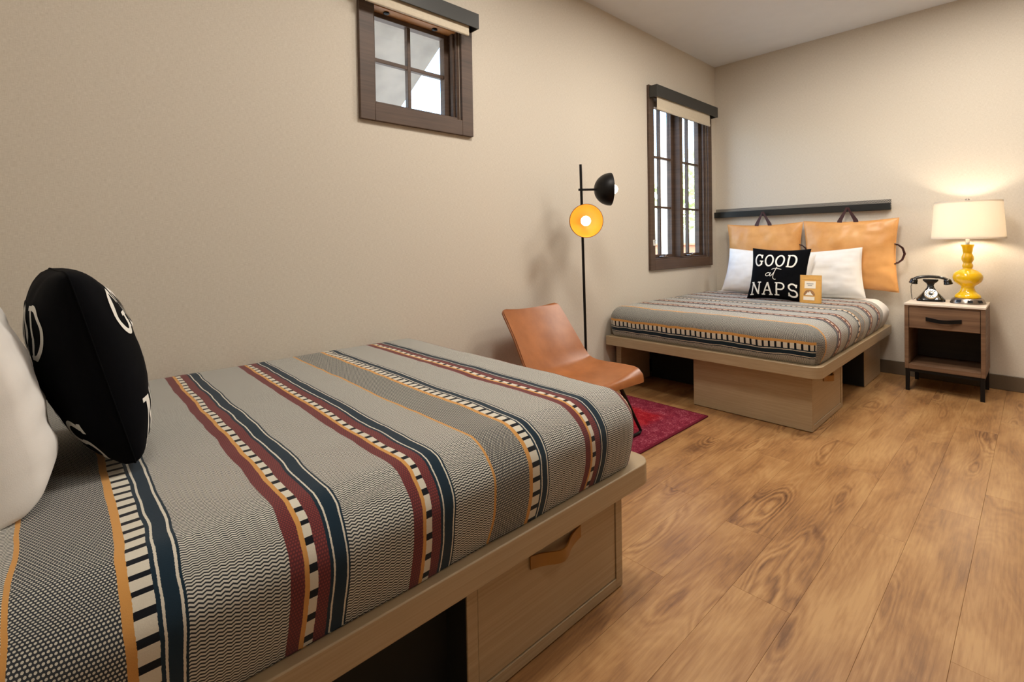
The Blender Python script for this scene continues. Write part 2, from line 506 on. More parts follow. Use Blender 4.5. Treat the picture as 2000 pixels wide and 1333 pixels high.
def wall_left():
    b = MB()
    ys = [YF - 0.15, W1[0], W1[1], W2[0], W2[1], 0.15]
    b.box(XW0, 0, ys[0], ys[1], 0, H + 0.1)
    b.box(XW0, 0, ys[1], ys[2], 0, W1[2]); b.box(XW0, 0, ys[1], ys[2], W1[3], H + 0.1)
    b.box(XW0, 0, ys[2], ys[3], 0, H + 0.1)
    b.box(XW0, 0, ys[3], ys[4], 0, W2[2]); b.box(XW0, 0, ys[3], ys[4], W2[3], H + 0.1)
    b.box(XW0, 0, ys[4], ys[5], 0, H + 0.1)
    struct(b.build('wall_left', 'woven_wallcovering'), 'long beige woven wall with two windows')
wall_left()
struct(MB().box(0, XR, 0, 0.15, 0, H + 0.1).build('wall_back', 'woven_wallcovering_end'), 'beige woven end wall behind the far bed')
struct(MB().box(XR, XR + 0.15, YF - 0.15, 0.15, 0, H + 0.1).build('wall_right', 'woven_wallcovering'))
struct(MB().box(0, XR, YF - 0.15, YF, 0, H + 0.1).build('wall_front', 'woven_wallcovering_end'))
struct(MB().box(XW0, XR + 0.15, YF - 0.15, 0.15, H + 0.0, H + 0.1).build('ceiling', 'ceiling_paint'), 'plain pale grey ceiling')
struct(MB().box(0.0, XR, -0.014, 0, 0.0, 0.105).build('baseboard_back', 'baseboard_paint', bevel=0.003))
struct(MB().box(0.0, 0.014, YF, -0.014, 0.0, 0.105).build('baseboard_left', 'baseboard_paint', bevel=0.003))
struct(MB().box(XR - 0.014, XR, YF, -0.014, 0.0, 0.105).build('baseboard_right', 'baseboard_paint', bevel=0.003))

# floor: every plank its own piece on a subfloor
def build_floor():
    fl = struct(MB().box(0, XR, YF, 0, -0.06, -0.014).build('floor', 'subfloor'), 'warm oak plank floor')
    PW, PL = 0.165, 1.22
    ends = {0: -2.755, 1: -2.37, 2: -2.09, -1: -3.43}
    cache = {}
    x_ref = 1.69
    k0 = -int(x_ref / PW) - 1
    for k in range(k0, int((XR - x_ref) / PW) + 1):
        xa, xb = max(0.0, x_ref + k * PW), min(XR, x_ref + (k + 1) * PW)
        if xb - xa < 0.02: continue
        e = ends.get(k, random.uniform(-3.6, -2.4))
        y = e - PL * 6
        while y < 0:
            ya, yb = max(YF, y), min(0.0, y + PL)
            if yb - ya > 0.03:
                w, l = round(xb - xa, 4), round(yb - ya, 4)
                key = (w, l)
                if key not in cache:
                    g = 0.0002; c = 0.0005
                    a, d = w / 2 - g, l / 2 - g
                    vs = [(-a, -d, -0.013), (a, -d, -0.013), (a, d, -0.013), (-a, d, -0.013),
                          (-a, -d, -c), (a, -d, -c), (a, d, -c), (-a, d, -c),
                          (-a + c, -d + c, 0), (a - c, -d + c, 0), (a - c, d - c, 0), (-a + c, d - c, 0)]
                    fs = [(0, 3, 2, 1), (8, 9, 10, 11)]
                    for o in (0, 4):
                        fs += [(o + i, o + (i + 1) % 4, o + 4 + (i + 1) % 4, o + 4 + i) for i in range(4)]
                    me = MB().add(vs, fs).mesh('plank'); me.materials.append(MATS['oak_plank'])
                    cache[key] = me
                o = bpy.data.objects.new('plank', cache[key]); COL.objects.link(o)
                o.parent = fl; o.location = ((xa + xb) / 2, (ya + yb) / 2, 0)
            y += PL
build_floor()

# ------------------------------------------------------------------ windows
def casing(root, y0, y1, z0, z1, w, wb):
    """four casing boards on the room side of the wall"""
    t = 0.022
    for (a, b_, c, d) in ((y0, y0 + w, z0, z1), (y1 - w, y1, z0, z1), (y0 + w, y1 - w, z0, z0 + wb), (y0 + w, y1 - w, z1 - w, z1)):
        MB().box(0.0, t, a, b_, c, d).build('casing_board', 'window_wood', root, bevel=0.002)

def window_small():
    root = structure_root('window_1', 'small square high window with four panes in a dark wood frame')
    y0, y1, z0, z1 = -3.912, -3.209, 1.711, 2.37
    casing(root, y0, y1, z0, z1, 0.079, 0.083)
    a, b_, c, d = W1
    # jamb lining
    for nm, mt, bx in (('jamb', 'window_wood', (XW0, 0.0, a, a + 0.018, c, d)), ('jamb', 'window_wood', (XW0, 0.0, b_ - 0.018, b_, c, d)),
                       ('sill', 'window_wood', (XW0, 0.0, a + 0.018, b_ - 0.018, c, c + 0.015)), ('head_jamb', 'lit_head_wood', (XW0, 0.0, a + 0.018, b_ - 0.018, d - 0.03, d))):
        MB().box(*bx).build(nm, mt, root, bevel=0.0015)
    # stepped stop strips beside the sash
    for x0, x1, t in ((-0.045, -0.02, 0.012), (-0.075, -0.055, 0.008)):
        MB().box(x0, x1, b_ - 0.018 - t, b_ - 0.018, c + 0.015, d - 0.03).build('stop_strip', 'window_wood', root, bevel=0.001)
    sash = MB()
    g0, g1, h0, h1 = -3.805, -3.347, 1.832, 2.262
    sx0, sx1 = -0.105, -0.062
    s_ = MB().box(sx0, sx1, a + 0.018, g0, c + 0.015, d - 0.03).build('sash_stile', 'window_wood', root, bevel=0.002)
    MB().box(sx0, sx1, g1, b_ - 0.018, c + 0.015, d - 0.03).build('sash_stile', 'window_wood', root, bevel=0.002)
    MB().box(sx0, sx1, g0, g1, c + 0.015, h0).build('sash_rail', 'window_wood', root, bevel=0.002)
    MB().box(sx0, sx1, g0, g1, h1, d - 0.03).build('sash_rail', 'window_wood', root, bevel=0.002)
    mw = 0.010
    my, mz = -3.576, 2.046
    MB().box(-0.098, -0.068, my - mw, my + mw, h0, h1).build('muntin', 'window_wood', root, bevel=0.002)
    MB().box(-0.097, -0.069, g0, my - mw, mz - mw, mz + mw).build('muntin', 'window_wood', root, bevel=0.002)
    MB().box(-0.097, -0.069, my + mw, g1, mz - mw, mz + mw).build('muntin', 'window_wood', root, bevel=0.002)
    for (p, q) in ((g0, my - mw), (my + mw, g1)):
        for (r, s) in ((h0, mz - mw), (mz + mw, h1)):
            MB().box(-0.085, -0.081, p, q, r, s).build('pane', 'window_glass', root)
    for yy in (-3.73, -3.43):
        MB().lathe([(0.016, 0), (0.016, -0.006), (0.008, -0.010), (0, -0.010)], 14, (-0.035, yy, d - 0.03)).build('catch', 'black_steel', root, smooth=40)
window_small()

def window_casement():
    root = structure_root('window_2', 'tall double casement window with twelve panes in a dark wood frame')
    y0, y1, z0, z1 = -1.297, -0.132, 0.848, 2.40
    casing(root, y0, y1, z0, z1, 0.075, 0.085)
    a, b_, c, d = W2
    for bx in ((XW0, 0.0, a, a + 0.015, c, d), (XW0, 0.0, b_ - 0.015, b_, c, d)):
        MB().box(*bx).build('jamb', 'window_wood', root, bevel=0.0015)
    MB().box(XW0, 0.0, a + 0.015, b_ - 0.015, c, c + 0.018).build('sill', 'window_wood', root, bevel=0.0015)
    MB().box(XW0, 0.0, a + 0.015, b_ - 0.015, d - 0.02, d).build('head_jamb', 'window_wood', root, bevel=0.0015)
    for x0, x1, t in ((-0.03, -0.012, 0.012), (-0.055, -0.04, 0.009)):
        MB().box(x0, x1, b_ - 0.015 - t, b_ - 0.015, c + 0.018, d - 0.02).build('stop_strip', 'window_wood', root, bevel=0.001)
    my = -0.735
    MB().box(-0.10, 0.012, my - 0.028, my + 0.028, c + 0.018, d - 0.02).build('mullion', 'window_wood', root, bevel=0.003)
    h0, h1 = 0.975, 2.265
    mws = 0.009
    for (p, q) in ((a + 0.015, my - 0.028), (my + 0.028, b_ - 0.015)):
        st = 0.040
        g0, g1 = p + st, q - st
        x0, x1 = -0.095, -0.05
        MB().box(x0, x1, p, g0, c + 0.018, d - 0.02).build('sash_stile', 'window_wood', root, bevel=0.002)
        MB().box(x0, x1, g1, q, c + 0.018, d - 0.02).build('sash_stile', 'window_wood', root, bevel=0.002)
        MB().box(x0, x1, g0, g1, c + 0.018, h0).build('sash_rail', 'window_wood', root, bevel=0.002)
        MB().box(x0, x1, g0, g1, h1, d - 0.02).build('sash_rail', 'window_wood', root, bevel=0.002)
        ym = (g0 + g1) / 2
        MB().box(-0.088, -0.058, ym - mws, ym + mws, h0, h1).build('muntin', 'window_wood', root, bevel=0.002)
        zs = [h0, 1.395, 1.834, h1]
        for zc in zs[1:3]:
            MB().box(-0.087, -0.059, g0, ym - mws, zc - mws, zc + mws).build('muntin', 'window_wood', root, bevel=0.002)
            MB().box(-0.087, -0.059, ym + mws, g1, zc - mws, zc + mws).build('muntin', 'window_wood', root, bevel=0.002)
        for k in range(3):
            for (r, s) in ((g0, ym - mws), (ym + mws, g1)):
                MB().box(-0.075, -0.071, r, s, zs[k] + (mws if k else 0), zs[k + 1] - (mws if k < 2 else 0)).build('pane', 'window_glass', root)
        # crank operator on the sill
        yc = p + 0.20
        ck = MB().box(-0.045, -0.005, yc - 0.045, yc + 0.045, c + 0.018, c + 0.034).build('crank_housing', 'brushed_nickel', root, bevel=0.006, seg=3)
        MB().tube([(-0.01, yc + 0.02, c + 0.030), (0.012, yc + 0.01, c + 0.044), (0.016, yc - 0.03, c + 0.040), (0.016, yc - 0.055, c + 0.034)], 0.006, 8).build('crank_handle', 'brushed_nickel', ck, smooth=50)
    # little pale cord cleat on the left casing board
    cl = MB().box(0.022, 0.030, -1.262, -1.244, 1.055, 1.105).build('cord_cleat', 'white_print', root, bevel=0.003)
    MB().tube([(0.026, -1.253, 1.098), (0.044, -1.253, 1.104)], 0.005, 8).build('cleat_horn', 'white_print', cl, smooth=50)
    MB().tube([(0.026, -1.253, 1.062), (0.044, -1.253, 1.056)], 0.005, 8).build('cleat_horn', 'white_print', cl, smooth=50)
window_casement()

def roller_blind(y0, y1, z0, z1, xf, hem_z, label, sy0, sy1):
    t = thing('roller_blind', label, 'blind', (0.022, (y0 + y1) / 2, z0), group='roller blinds over the windows')
    w = 0.006
    b = MB()
    b.box(xf - w, xf, y0, y1, z0, z1)
    b.box(0.0225, xf - w, y0, y1, z1 - w, z1)
    b.box(0.0225, xf - w, y0, y0 + w, z0, z1 - w); b.box(0.0225, xf - w, y1 - w, y1, z0, z1 - w)
    b.build('valance', 'valance_paint', t, world=True, bevel=0.0012)
    xr = 0.055
    MB().tube([(xr, sy0 - 0.006, z0 + 0.045), (xr, sy1 + 0.006, z0 + 0.045)], 0.022, 16).build('roller', 'shade_fabric', t, world=True, smooth=50)
    MB().box(xr + 0.018, xr + 0.0195, sy0, sy1, hem_z + 0.02, z0 + 0.05).build('blind_fabric', 'shade_fabric', t, world=True)
    MB().box(xr + 0.012, xr + 0.025, sy0, sy1, hem_z, hem_z + 0.022).build('hem_bar', 'shade_fabric', t, world=True, bevel=0.005, seg=3)
roller_blind(-3.925, -3.215, 2.302, 2.385, 0.092, 2.252, 'charcoal boxed roller blind rolled up above the small square window', -3.905, -3.275)
roller_blind(-1.292, -0.148, 2.290, 2.387, 0.092, 2.186, 'charcoal boxed roller blind rolled up above the tall casement window', -1.262, -0.285)

# ------------------------------------------------------------------ outside
struct(MB().box(-30, XW0 - 0.02, -30, 40, -0.4, -0.3).build('exterior_ground', 'garden_ground'), 'pale ground outside the windows')
def outside():
    # sloping eave of the roof outside the small window
    b = MB()
    p = [(-0.30, -4.9, 2.86), (-0.30, -2.83, 2.86), (-1.375, -2.83, 2.243), (-1.375, -4.9, 2.243)]
    q = [(x, y, z + 0.09) for x, y, z in p]
    b.add(p + q, [(0, 1, 2, 3), (7, 6, 5, 4), (0, 4, 5, 1), (1, 5, 6, 2), (2, 6, 7, 3), (3, 7, 4, 0)])
    tag(b.build('roof_eave', 'soffit_boards', bevel=0.004), 'weathered grey beige roof eave outside the small square window', 'eave')
    b = MB().box(-6.0, -1.2, 5.2, 5.45, -0.35, 0.98)
    b.box(-6.03, -1.17, 5.17, 5.48, 0.98, 1.03)
    tag(b.build('garden_wall', 'terracotta', bevel=0.01), 'low terracotta garden wall outside the casement window', 'wall')
    tr = thing('garden_tree', 'pale green tree outside the casement window', 'tree', (-3.6, 8.0, -0.3))
    MB().tube([(0, 0, 0), (0.05, 0, 1.2), (-0.05, 0.1, 2.2)], [0.16, 0.12, 0.08], 10).build('trunk', 'bark', tr, smooth=60)
    rnd = random.Random(3)
    f = MB()
    for k in range(900):
        d = Vector((rnd.gauss(0, 1), rnd.gauss(0, 1), rnd.gauss(0, 1))).normalized() * (rnd.random() ** 0.4)
        c = Vector((d.x * 1.5, d.y * 1.5, 2.7 + d.z * 1.2))
        a = Vector((rnd.gauss(0, 1), rnd.gauss(0, 1), rnd.gauss(0, 1))).normalized() * 0.13
        bb = a.cross(Vector((rnd.gauss(0, 1), rnd.gauss(0, 1), rnd.gauss(0, 1)))).normalized() * 0.07
        f.add([c - a, c + bb, c + a, c - bb], [(0, 1, 2, 3)])
    o = f.build('foliage', 'foliage', tr); o['kind'] = 'stuff'
    # pale outbuilding post / porch column seen through the panes
    for (x, y, s) in ((-0.95, 2.15, 'nearer the glass'), (-2.2, 3.15, 'further from the glass')):
        t = thing('porch_column', 'white square porch column outside the casement window, the one ' + s, 'column', (x, y, -0.3), group='porch columns')
        MB().box(-0.10, 0.10, -0.10, 0.10, 0.0, 3.2).build('shaft', 'stucco', t, bevel=0.01)
        MB().box(-0.14, 0.14, -0.14, 0.14, 0.0, 0.18).build('plinth', 'stucco', t, bevel=0.01)
outside()

# ================================================================== beds
def rounded_rect(x0, x1, y0, y1, radii, n=6):
    """corner order: (x0,y0),(x1,y0),(x1,y1),(x0,y1)"""
    pts = []
    for (cx, cy, sx, sy, a0), r in zip(((x0, y0, 1, 1, PI), (x1, y0, -1, 1, 1.5 * PI), (x1, y1, -1, -1, 0), (x0, y1, 1, -1, 0.5 * PI)), radii):
        if r <= 0: pts.append((cx, cy)); continue
        for i in range(n + 1):
            w = a0 + (PI / 2) * i / n
            pts.append((cx + sx * r + r * math.cos(w), cy + sy * r + r * math.sin(w)))
    return pts

def pull(parent, ax, y0, y1, z, h, out=0.026):
    """leather strap pull on a +x face at x=ax"""
    pts = []
    n = 14
    for i in range(n + 1):
        f = i / n
        b = out * math.exp(-((f - 0.5) / 0.22) ** 2)
        pts.append((ax + 0.004 + b, y0 + (y1 - y0) * f, z - 0.012 * math.sin(PI * f)))
    o = MB().ribbon(pts, (0, 0, 1), h, 0.004).build('leather_pull', 'tan_leather_pull', parent, world=True, smooth=40)
    return o

def bed(label, x0, x1, xs, yhead, yfoot, d, recess):
    """platform bed. d=+1: foot towards +y (near bed), -1: foot towards -y (far bed). xs = x of the drawer side."""
    t = thing('platform_bed', label, 'bed', ((x0 + x1) / 2, (yhead + yfoot) / 2, 0), group='platform beds')
    zt, zb = 0.395, 0.328
    ya, yb = min(yhead, yfoot), max(yhead, yfoot)
    rr = (0.004, 0.06, 0.004, 0.004) if d < 0 else (0.004, 0.004, 0.06, 0.004)
    MB().prism(rounded_rect(x0, x1, ya, yb, rr), zb, zt).build('platform', 'bed_laminate', t, world=True, bevel=0.003)
    # storage box at the foot corner on the open side, drawer on the +x face
    yo = yfoot - d * 0.10                       # outer end of the box
    yi = yo - d * 0.635                         # inner end
    b0, b1 = min(yo, yi), max(yo, yi)
    xb0 = xs - 0.682
    th = 0.033
    box = MB()
    box.box(xb0, xs, b0, b0 + th, 0.004, zb); box.box(xb0, xs, b1 - th, b1, 0.004, zb)
    box.box(xb0, xs, b0 + th, b1 - th, 0.004, 0.036)
    box.box(xb0, xb0 + 0.02, b0 + th, b1 - th, 0.036, zb)
    bx = box.build('storage_box', 'bed_laminate', t, world=True, bevel=0.0015)
    dr = MB().box(xs - 0.022, xs - 0.003, b0 + th + 0.0025, b1 - th - 0.0025, 0.0385, zb - 0.002).build('drawer_front', 'bed_laminate', bx, world=True, bevel=0.0012)
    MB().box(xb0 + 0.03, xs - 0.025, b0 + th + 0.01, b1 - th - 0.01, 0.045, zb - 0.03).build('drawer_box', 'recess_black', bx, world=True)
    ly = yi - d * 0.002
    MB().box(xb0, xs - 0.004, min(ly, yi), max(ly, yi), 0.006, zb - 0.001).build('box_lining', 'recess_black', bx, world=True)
    ym = (b0 + b1) / 2
    pull(bx, xs - 0.003, ym - 0.105, ym + 0.105, 0.262 if d > 0 else 0.268, 0.034)
    # head box
    hi = yhead + d * 0.06; ho = yhead + d * 0.585
    h0, h1 = min(hi, ho), max(hi, ho)
    hb = MB().box(xb0, xs, h0, h1, 0.004, zb).build('head_box', 'bed_laminate', t, world=True, bevel=0.0015)
    fy = ho + d * 0.002
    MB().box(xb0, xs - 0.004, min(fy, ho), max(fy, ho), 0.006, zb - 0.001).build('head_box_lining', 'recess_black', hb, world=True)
    # black panels added to stand in for deep shade under the platform
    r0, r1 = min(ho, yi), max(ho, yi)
    MB().box(xs - recess - 0.015, xs - recess, r0 + 0.004, r1 - 0.002, 0.004, zb).build('underbed_shade', 'recess_black', t, world=True)
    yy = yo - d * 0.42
    MB().box(x0 + 0.07, xb0, min(yy, yy - d * 0.012), max(yy, yy - d * 0.012), 0.004, zb).build('underbed_shade', 'recess_black', t, world=True)
    MB().box(x0 + 0.022, x0 + 0.066, min(yo, yo - d * 0.40), max(yo, yo - d * 0.40), 0.004, zb).build('leg_panel', 'bed_laminate', t, world=True, bevel=0.0015)
    fs = yo - d * 0.033
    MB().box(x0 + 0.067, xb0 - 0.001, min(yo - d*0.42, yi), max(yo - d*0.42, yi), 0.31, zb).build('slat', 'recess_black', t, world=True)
    return t

def soft_box(name, mat, x0, x1, y0, y1, z0, z1, r, parent=None, uvfun=None, bulge=0.014, wr=0.004, tuck=0.02, step=0.024, seed=0.0, bottom=True):
    """mattress-like rounded box with soft bulging sides; uvfun(face, x, y, zdown) -> uv in metres"""
    b = MB(); b.uv = [] if uvfun else None
    cx, cy = (x0 + x1) / 2, (y0 + y1) / 2
    hgt = z1 - z0
    def shape(p):
        q = Vector((min(max(p.x, x0 + r), x1 - r), min(max(p.y, y0 + r), y1 - r), min(p.z, z1 - r)))
        dv = p - q
        if dv.length > 1e-9:
            mx = max(abs(dv.x), abs(dv.y), abs(dv.z))
            p2 = q + dv.normalized() * min(r, mx) if dv.length > 0 else p
        else: p2 = p.copy()
        h = max(0.0, min(1.0, (p2.z - z0) / hgt))
        o = bulge * math.sin(PI * min(1, h * 1.05)) - tuck * (1 - h) ** 3
        sx = max(-1, min(1, (p2.x - cx) / ((x1 - x0) / 2))); sy = max(-1, min(1, (p2.y - cy) / ((y1 - y0) / 2)))
        p2.x += o * (abs(sx) ** 24) * (1 if sx > 0 else -1)
        p2.y += o * (abs(sy) ** 24) * (1 if sy > 0 else -1)
        w = wr * (nz(p2.x + seed, p2.y, p2.z, 5.0) + 0.6 * nz(p2.x - seed, p2.y, p2.z, 11.0))
        if h > 0.9: p2.z += w * 0.8
        else:
            p2.x += w * (1 if abs(sx) > 0.95 else 0) * (1 if sx > 0 else -1)
            p2.y += w * (1 if abs(sy) > 0.95 else 0) * (1 if sy > 0 else -1)
        return p2
    nx = max(4, int((x1 - x0) / step)); ny = max(4, int((y1 - y0) / step)); nh = max(6, int(hgt / (step * 0.7)))
    def face(tagname, fn, n1, n2):
        o = len(b.v)
        for i in range(n1 + 1):
            for j in range(n2 + 1):
                p = Vector(fn(i / n1, j / n2)); b.v.append(shape(p))
                if uvfun: b.uv.append(uvfun(tagname, p.x, p.y, z1 - p.z))
        for i in range(n1):
            for j in range(n2):
                b.f.append((o + i * (n2 + 1) + j, o + (i + 1) * (n2 + 1) + j, o + (i + 1) * (n2 + 1) + j + 1, o + i * (n2 + 1) + j + 1))
    L = lambda a, c, f: a + (c - a) * f
    face('top', lambda a, c: (L(x0, x1, a), L(y0, y1, c), z1), nx, ny)
    face('x1', lambda a, c: (x1, L(y0, y1, a), L(z0, z1, c)), ny, nh)
    face('x0', lambda a, c: (x0, L(y0, y1, a), L(z0, z1, c)), ny, nh)
    face('y0', lambda a, c: (L(x0, x1, a), y0, L(z0, z1, c)), nx, nh)
    face('y1', lambda a, c: (L(x0, x1, a), y1, L(z0, z1, c)), nx, nh)
    if bottom: face('bot', lambda a, c: (L(x0, x1, a), L(y0, y1, c), z0), 6, 6)
    if parent is not None:
        o = WORLD_LOC[parent.name]; b.v = [p - o for p in b.v]
    me = b.mesh(name, 70, weld=0.0004)
    return link(name, me, mat, parent)

# --- near bed
X1B = 1.345
bed('pale taupe platform bed in the foreground with tan strap drawer pull', 0.005, X1B, 1.29, -5.52, -3.585, 1, 0.08)
def uv_near(face, x, y, zd):
    u = y + 4.96 + 0.80 * 3
    if face in ('top', 'bot'): return (u, x)
    if face == 'x1': return (u, x + zd * 0.9)
    if face == 'x0': return (u, x - zd * 0.9)
    if face == 'y1': return (u + zd, x)
    return (u - zd, x)
o = soft_box('bedspread', 'striped_jacquard', 0.008, 1.329, -5.50, -3.634, 0.397, 0.632, 0.085, None, uv_near, seed=1.3, tuck=0.010, bulge=0.018)
tag(o, 'striped grey, red and navy woven bedspread on the foreground bed', 'bedspread', 'striped bedspreads')

# --- far bed
bed('pale taupe platform bed in the far corner under the casement window', 0.022, 1.388, 1.325, -0.03, -1.95, -1, 0.30)
def uv_far(face, x, y, zd):
    u = -y - 1.09 + 0.80 * 3
    if face == 'y0': return (3.2 + (zd - 0.088) * 0.78, x)
    e = u - 2.4 + 1.09                         # distance from the head wall, running over the foot edge
    f = max(0.0, min(1.0, (e - 1.68) / 0.27)); f = f * f * (3 - 2 * f)
    u -= 0.115 * f
    if face in ('top', 'bot', 'y0', 'y1'): return (u, x)
    if face == 'x1': return (u, x + zd * 0.9)
    return (u, x - zd * 0.9)
o = soft_box('mattress', 'white_linen', 0.040, 1.372, -1.915, -0.045, 0.3965, 0.604, 0.085, None, None, wr=0.006, bulge=0.02, seed=4.1)
tag(o, 'white sheeted mattress showing at the head of the far bed', 'mattress')
def spread_far():
    o = soft_box('bedspread', 'striped_jacquard', 0.028, 1.384, -1.935, -0.33, 0.397, 0.617, 0.085, None, uv_far, seed=7.7, bottom=False, bulge=0.016)
    # open the head end: the cover is turned flat there, so remove its end face
    bm = bmesh.new(); bm.from_mesh(o.data)
    kill = [f for f in bm.faces if abs(f.normal.y) > 0.7 and f.calc_center_median().y > -0.40]
    bmesh.ops.delete(bm, geom=kill, context='FACES')
    for v in bm.verts:                          # flatten the rounded head edge into a hem
        if v.co.y > -0.43 and v.co.z > 0.50: 
            f = min(1.0, (v.co.y + 0.43) / 0.07)
            tz = 0.611
            if 0.12 < v.co.x < 1.29: v.co.z = v.co.z + (tz - v.co.z) * f
    bm.to_mesh(o.data); bm.free()
    s = o.modifiers.new('thickness', 'SOLIDIFY'); s.thickness = 0.004; s.offset = -1
    tag(o, 'striped grey, red and navy woven bedspread on the far corner bed', 'bedspread', 'striped bedspreads')
spread_far()

# ================================================================== pillows and cushions
class Pillow:
    """soft pillow in its own frame: X width, Y height, Z thickness"""
    def __init__(s, w, h, t, c=0.07, p=2.0, q=0.55, wr=0.006, seed=0.0, lean=0.0, rc=0.0):
        s.w, s.h, s.t, s.c, s.p, s.q, s.wr, s.seed, s.lean, s.rc = w, h, t, c, p, q, wr, seed, lean, rc
    def pt(s, u, v, side, off=0.0):
        x = s.w / 2 * u * (1 - s.c * (1 - v * v)); y = s.h / 2 * v * (1 - s.c * (1 - u * u))
        k = 1 - s.rc * abs(u * v) ** 5; x *= k; y *= k
        a = max(0.0, 1 - abs(u) ** s.p); b = max(0.0, 1 - abs(v) ** s.p)
        e = (a * b) ** s.q
        z = s.t / 2 * e * (1 + s.lean * -v)
        k = s.wr * e ** 0.5 * (nz(u * 2 + s.seed, v * 2, side * 3.0, 1.6) + 0.7 * nz(u * 4 - s.seed, v * 4, side * 5.0, 1.5))
        return Vector((x, y, side * (z + k + off) if e > 0 else side * off))
    def build(s, name, mat, parent, n=36):
        b = MB()
        g = lambda f: math.sin((f - 0.5) * PI) * 0.55 + (2 * f - 1) * 0.45
        for side in (1, -1):
            b.grid(lambda a, c: s.pt(g(a), g(c), side), n, n)
        o = b.build(name, mat, parent, smooth=60, weld=0.0005)
        # piped seam
        return o
    def seam(s, parent, mat, r=0.0025):
        pts = []
        n = 24
        for k in range(4):
            for i in range(n):
                f = -1 + 2 * i / n
                u, v = ((f, -1), (1, f), (-f, 1), (-1, -f))[k]
                pts.append(s.pt(u, v, 1))
        pts.append(pts[0])
        MB().tube(pts, r, 6, caps=False).build('seam', mat, parent, smooth=70)

# --- lettering made of strokes in a unit cell
def arc(cx, cy, rx, ry, a0, a1, n=26, slant=0.0):
    return [(cx + rx * math.cos(math.radians(a0 + (a1 - a0) * i / n)) + slant * (ry * math.sin(math.radians(a0 + (a1 - a0) * i / n))), cy + ry * math.sin(math.radians(a0 + (a1 - a0) * i / n))) for i in range(n + 1)]
def ln(x0, y0, x1, y1, n=8): return [(x0 + (x1 - x0) * i / n, y0 + (y1 - y0) * i / n) for i in range(n + 1)]
SW = 0.115     # main stroke
TW = 0.085     # serif stroke
GLYPH = {
 'G': [(arc(.50, .50, .40, .45, 38, 330), SW), (ln(.80, .10, .80, .42), SW), (ln(.58, .42, .98, .42), TW), (ln(.80, .66, .84, .97), TW)],
 'O': [(arc(.50, .50, .42, .45, 0, 360, 40), SW)],
 'D': [(ln(.20, .04, .20, .96), SW), (ln(.04, .04, .42, .04), TW), (ln(.04, .96, .42, .96), TW), (ln(.40, .96, .45, .96, 2) + arc(.45, .50, .46, .46, 90, -90) + ln(.45, .04, .40, .04, 2), SW)],
 'N': [(ln(.18, .04, .18, .96), TW), (ln(.84, .04, .84, .96), TW), (ln(.18, .94, .84, .06, 12), SW), (ln(.02, .04, .36, .04), TW), (ln(.02, .96, .28, .96), TW), (ln(.66, .96, 1.0, .96), TW)],
 'A': [(ln(.14, .04, .50, .96, 12), TW * 1.1), (ln(.50, .96, .86, .04, 12), SW), (ln(.27, .34, .74, .34), TW), (ln(.0, .04, .32, .04), TW), (ln(.66, .04, 1.0, .04), TW)],
 'P': [(ln(.22, .04, .22, .96), SW), (ln(.04, .04, .46, .04), TW), (ln(.04, .96, .42, .96), TW), (ln(.40, .96, .52, .96, 2) + arc(.54, .71, .35, .25, 90, -90) + ln(.52, .46, .26, .46, 3), SW * .9)],
 'S': [(arc(.50, .72, .33, .235, 28, 270, 20) + arc(.50, .27, .36, .235, 88, -152, 20), SW), (ln(.80, .72, .84, .96), TW), (ln(.15, .04, .19, .30), TW)],
}
SCRIPT = [arc(.20, .36, .105, .15, 20, 380, 20, 0.25), [(.345, .52), (.325, .38), (.315, .26), (.33, .20), (.37, .215), (.42, .30), (.48, .42), (.545, .58)],
          [(.66, 1.04), (.61, .86), (.56, .66), (.515, .42), (.49, .22), (.495, .06), (.53, -.04), (.59, -.08), (.64, -.05)], [(.38, .78), (.46, .86), (.58, .90), (.72, .885), (.88, .83)]]

def stroke_mesh(pil, side, pts, w, x0, x1, y0, y1, asp, closed=False):
    """pts in unit cell -> strip on the pillow face; cell spans u x0..x1, v y0..y1"""
    k = len(pts); b = MB()
    P2 = [Vector((x0 + (x1 - x0) * p[0], y0 + (y1 - y0) * p[1])) for p in pts]
    hw = w * (y1 - y0) / 2
    rows = []
    for i in range(k):
        if closed: t = P2[(i + 1) % (k - 1)] - P2[(i - 1) % (k - 1)]
        else: t = P2[min(i + 1, k - 1)] - P2[max(i - 1, 0)]
        t.normalize(); nrm = Vector((-t.y, t.x))
        rows.append([P2[i] + nrm * hw, P2[i], P2[i] - nrm * hw])
    for r in rows:
        for q in r:
            u = q.x * (1 if side > 0 else -1); v = q.y
            b.v.append(pil.pt(max(-1, min(1, u)), max(-1, min(1, v)), side, 0.0016))
    for i in range(k - 1):
        for j in range(2): b.f.append((i * 3 + j, i * 3 + j + 1, (i + 1) * 3 + j + 1, (i + 1) * 3 + j))
    return b

def letter(pil, side, ch, x0, x1, y0, y1, parent):
    b = MB()
    for pts, w in GLYPH[ch]:
        c = ch == 'O'
        s = stroke_mesh(pil, side, pts, w, x0, x1, y0, y1, 1, c)
        b.add(s.v, s.f)
    b.build('letter', 'white_print', parent)
def print_words(pil, side, parent):
    for i, ch in enumerate('GOOD'):
        w = 0.395
        x = -0.84 + i * w
        letter(pil, side, ch, x, x + w * (0.86 if ch != 'D' else 0.92), 0.23, 0.74, parent)
    for i, ch in enumerate('NAPS'):
        w = 0.44
        x = -0.88 + i * w
        letter(pil, side, ch, x, x + w * 0.88, -0.90, -0.40, parent)
    b = MB()
    for st in SCRIPT:
        s = stroke_mesh(pil, side, st, 0.05, -0.42, 0.30, -0.26, 0.20, 1); b.add(s.v, s.f)
    b.build('script_word', 'white_print', parent)

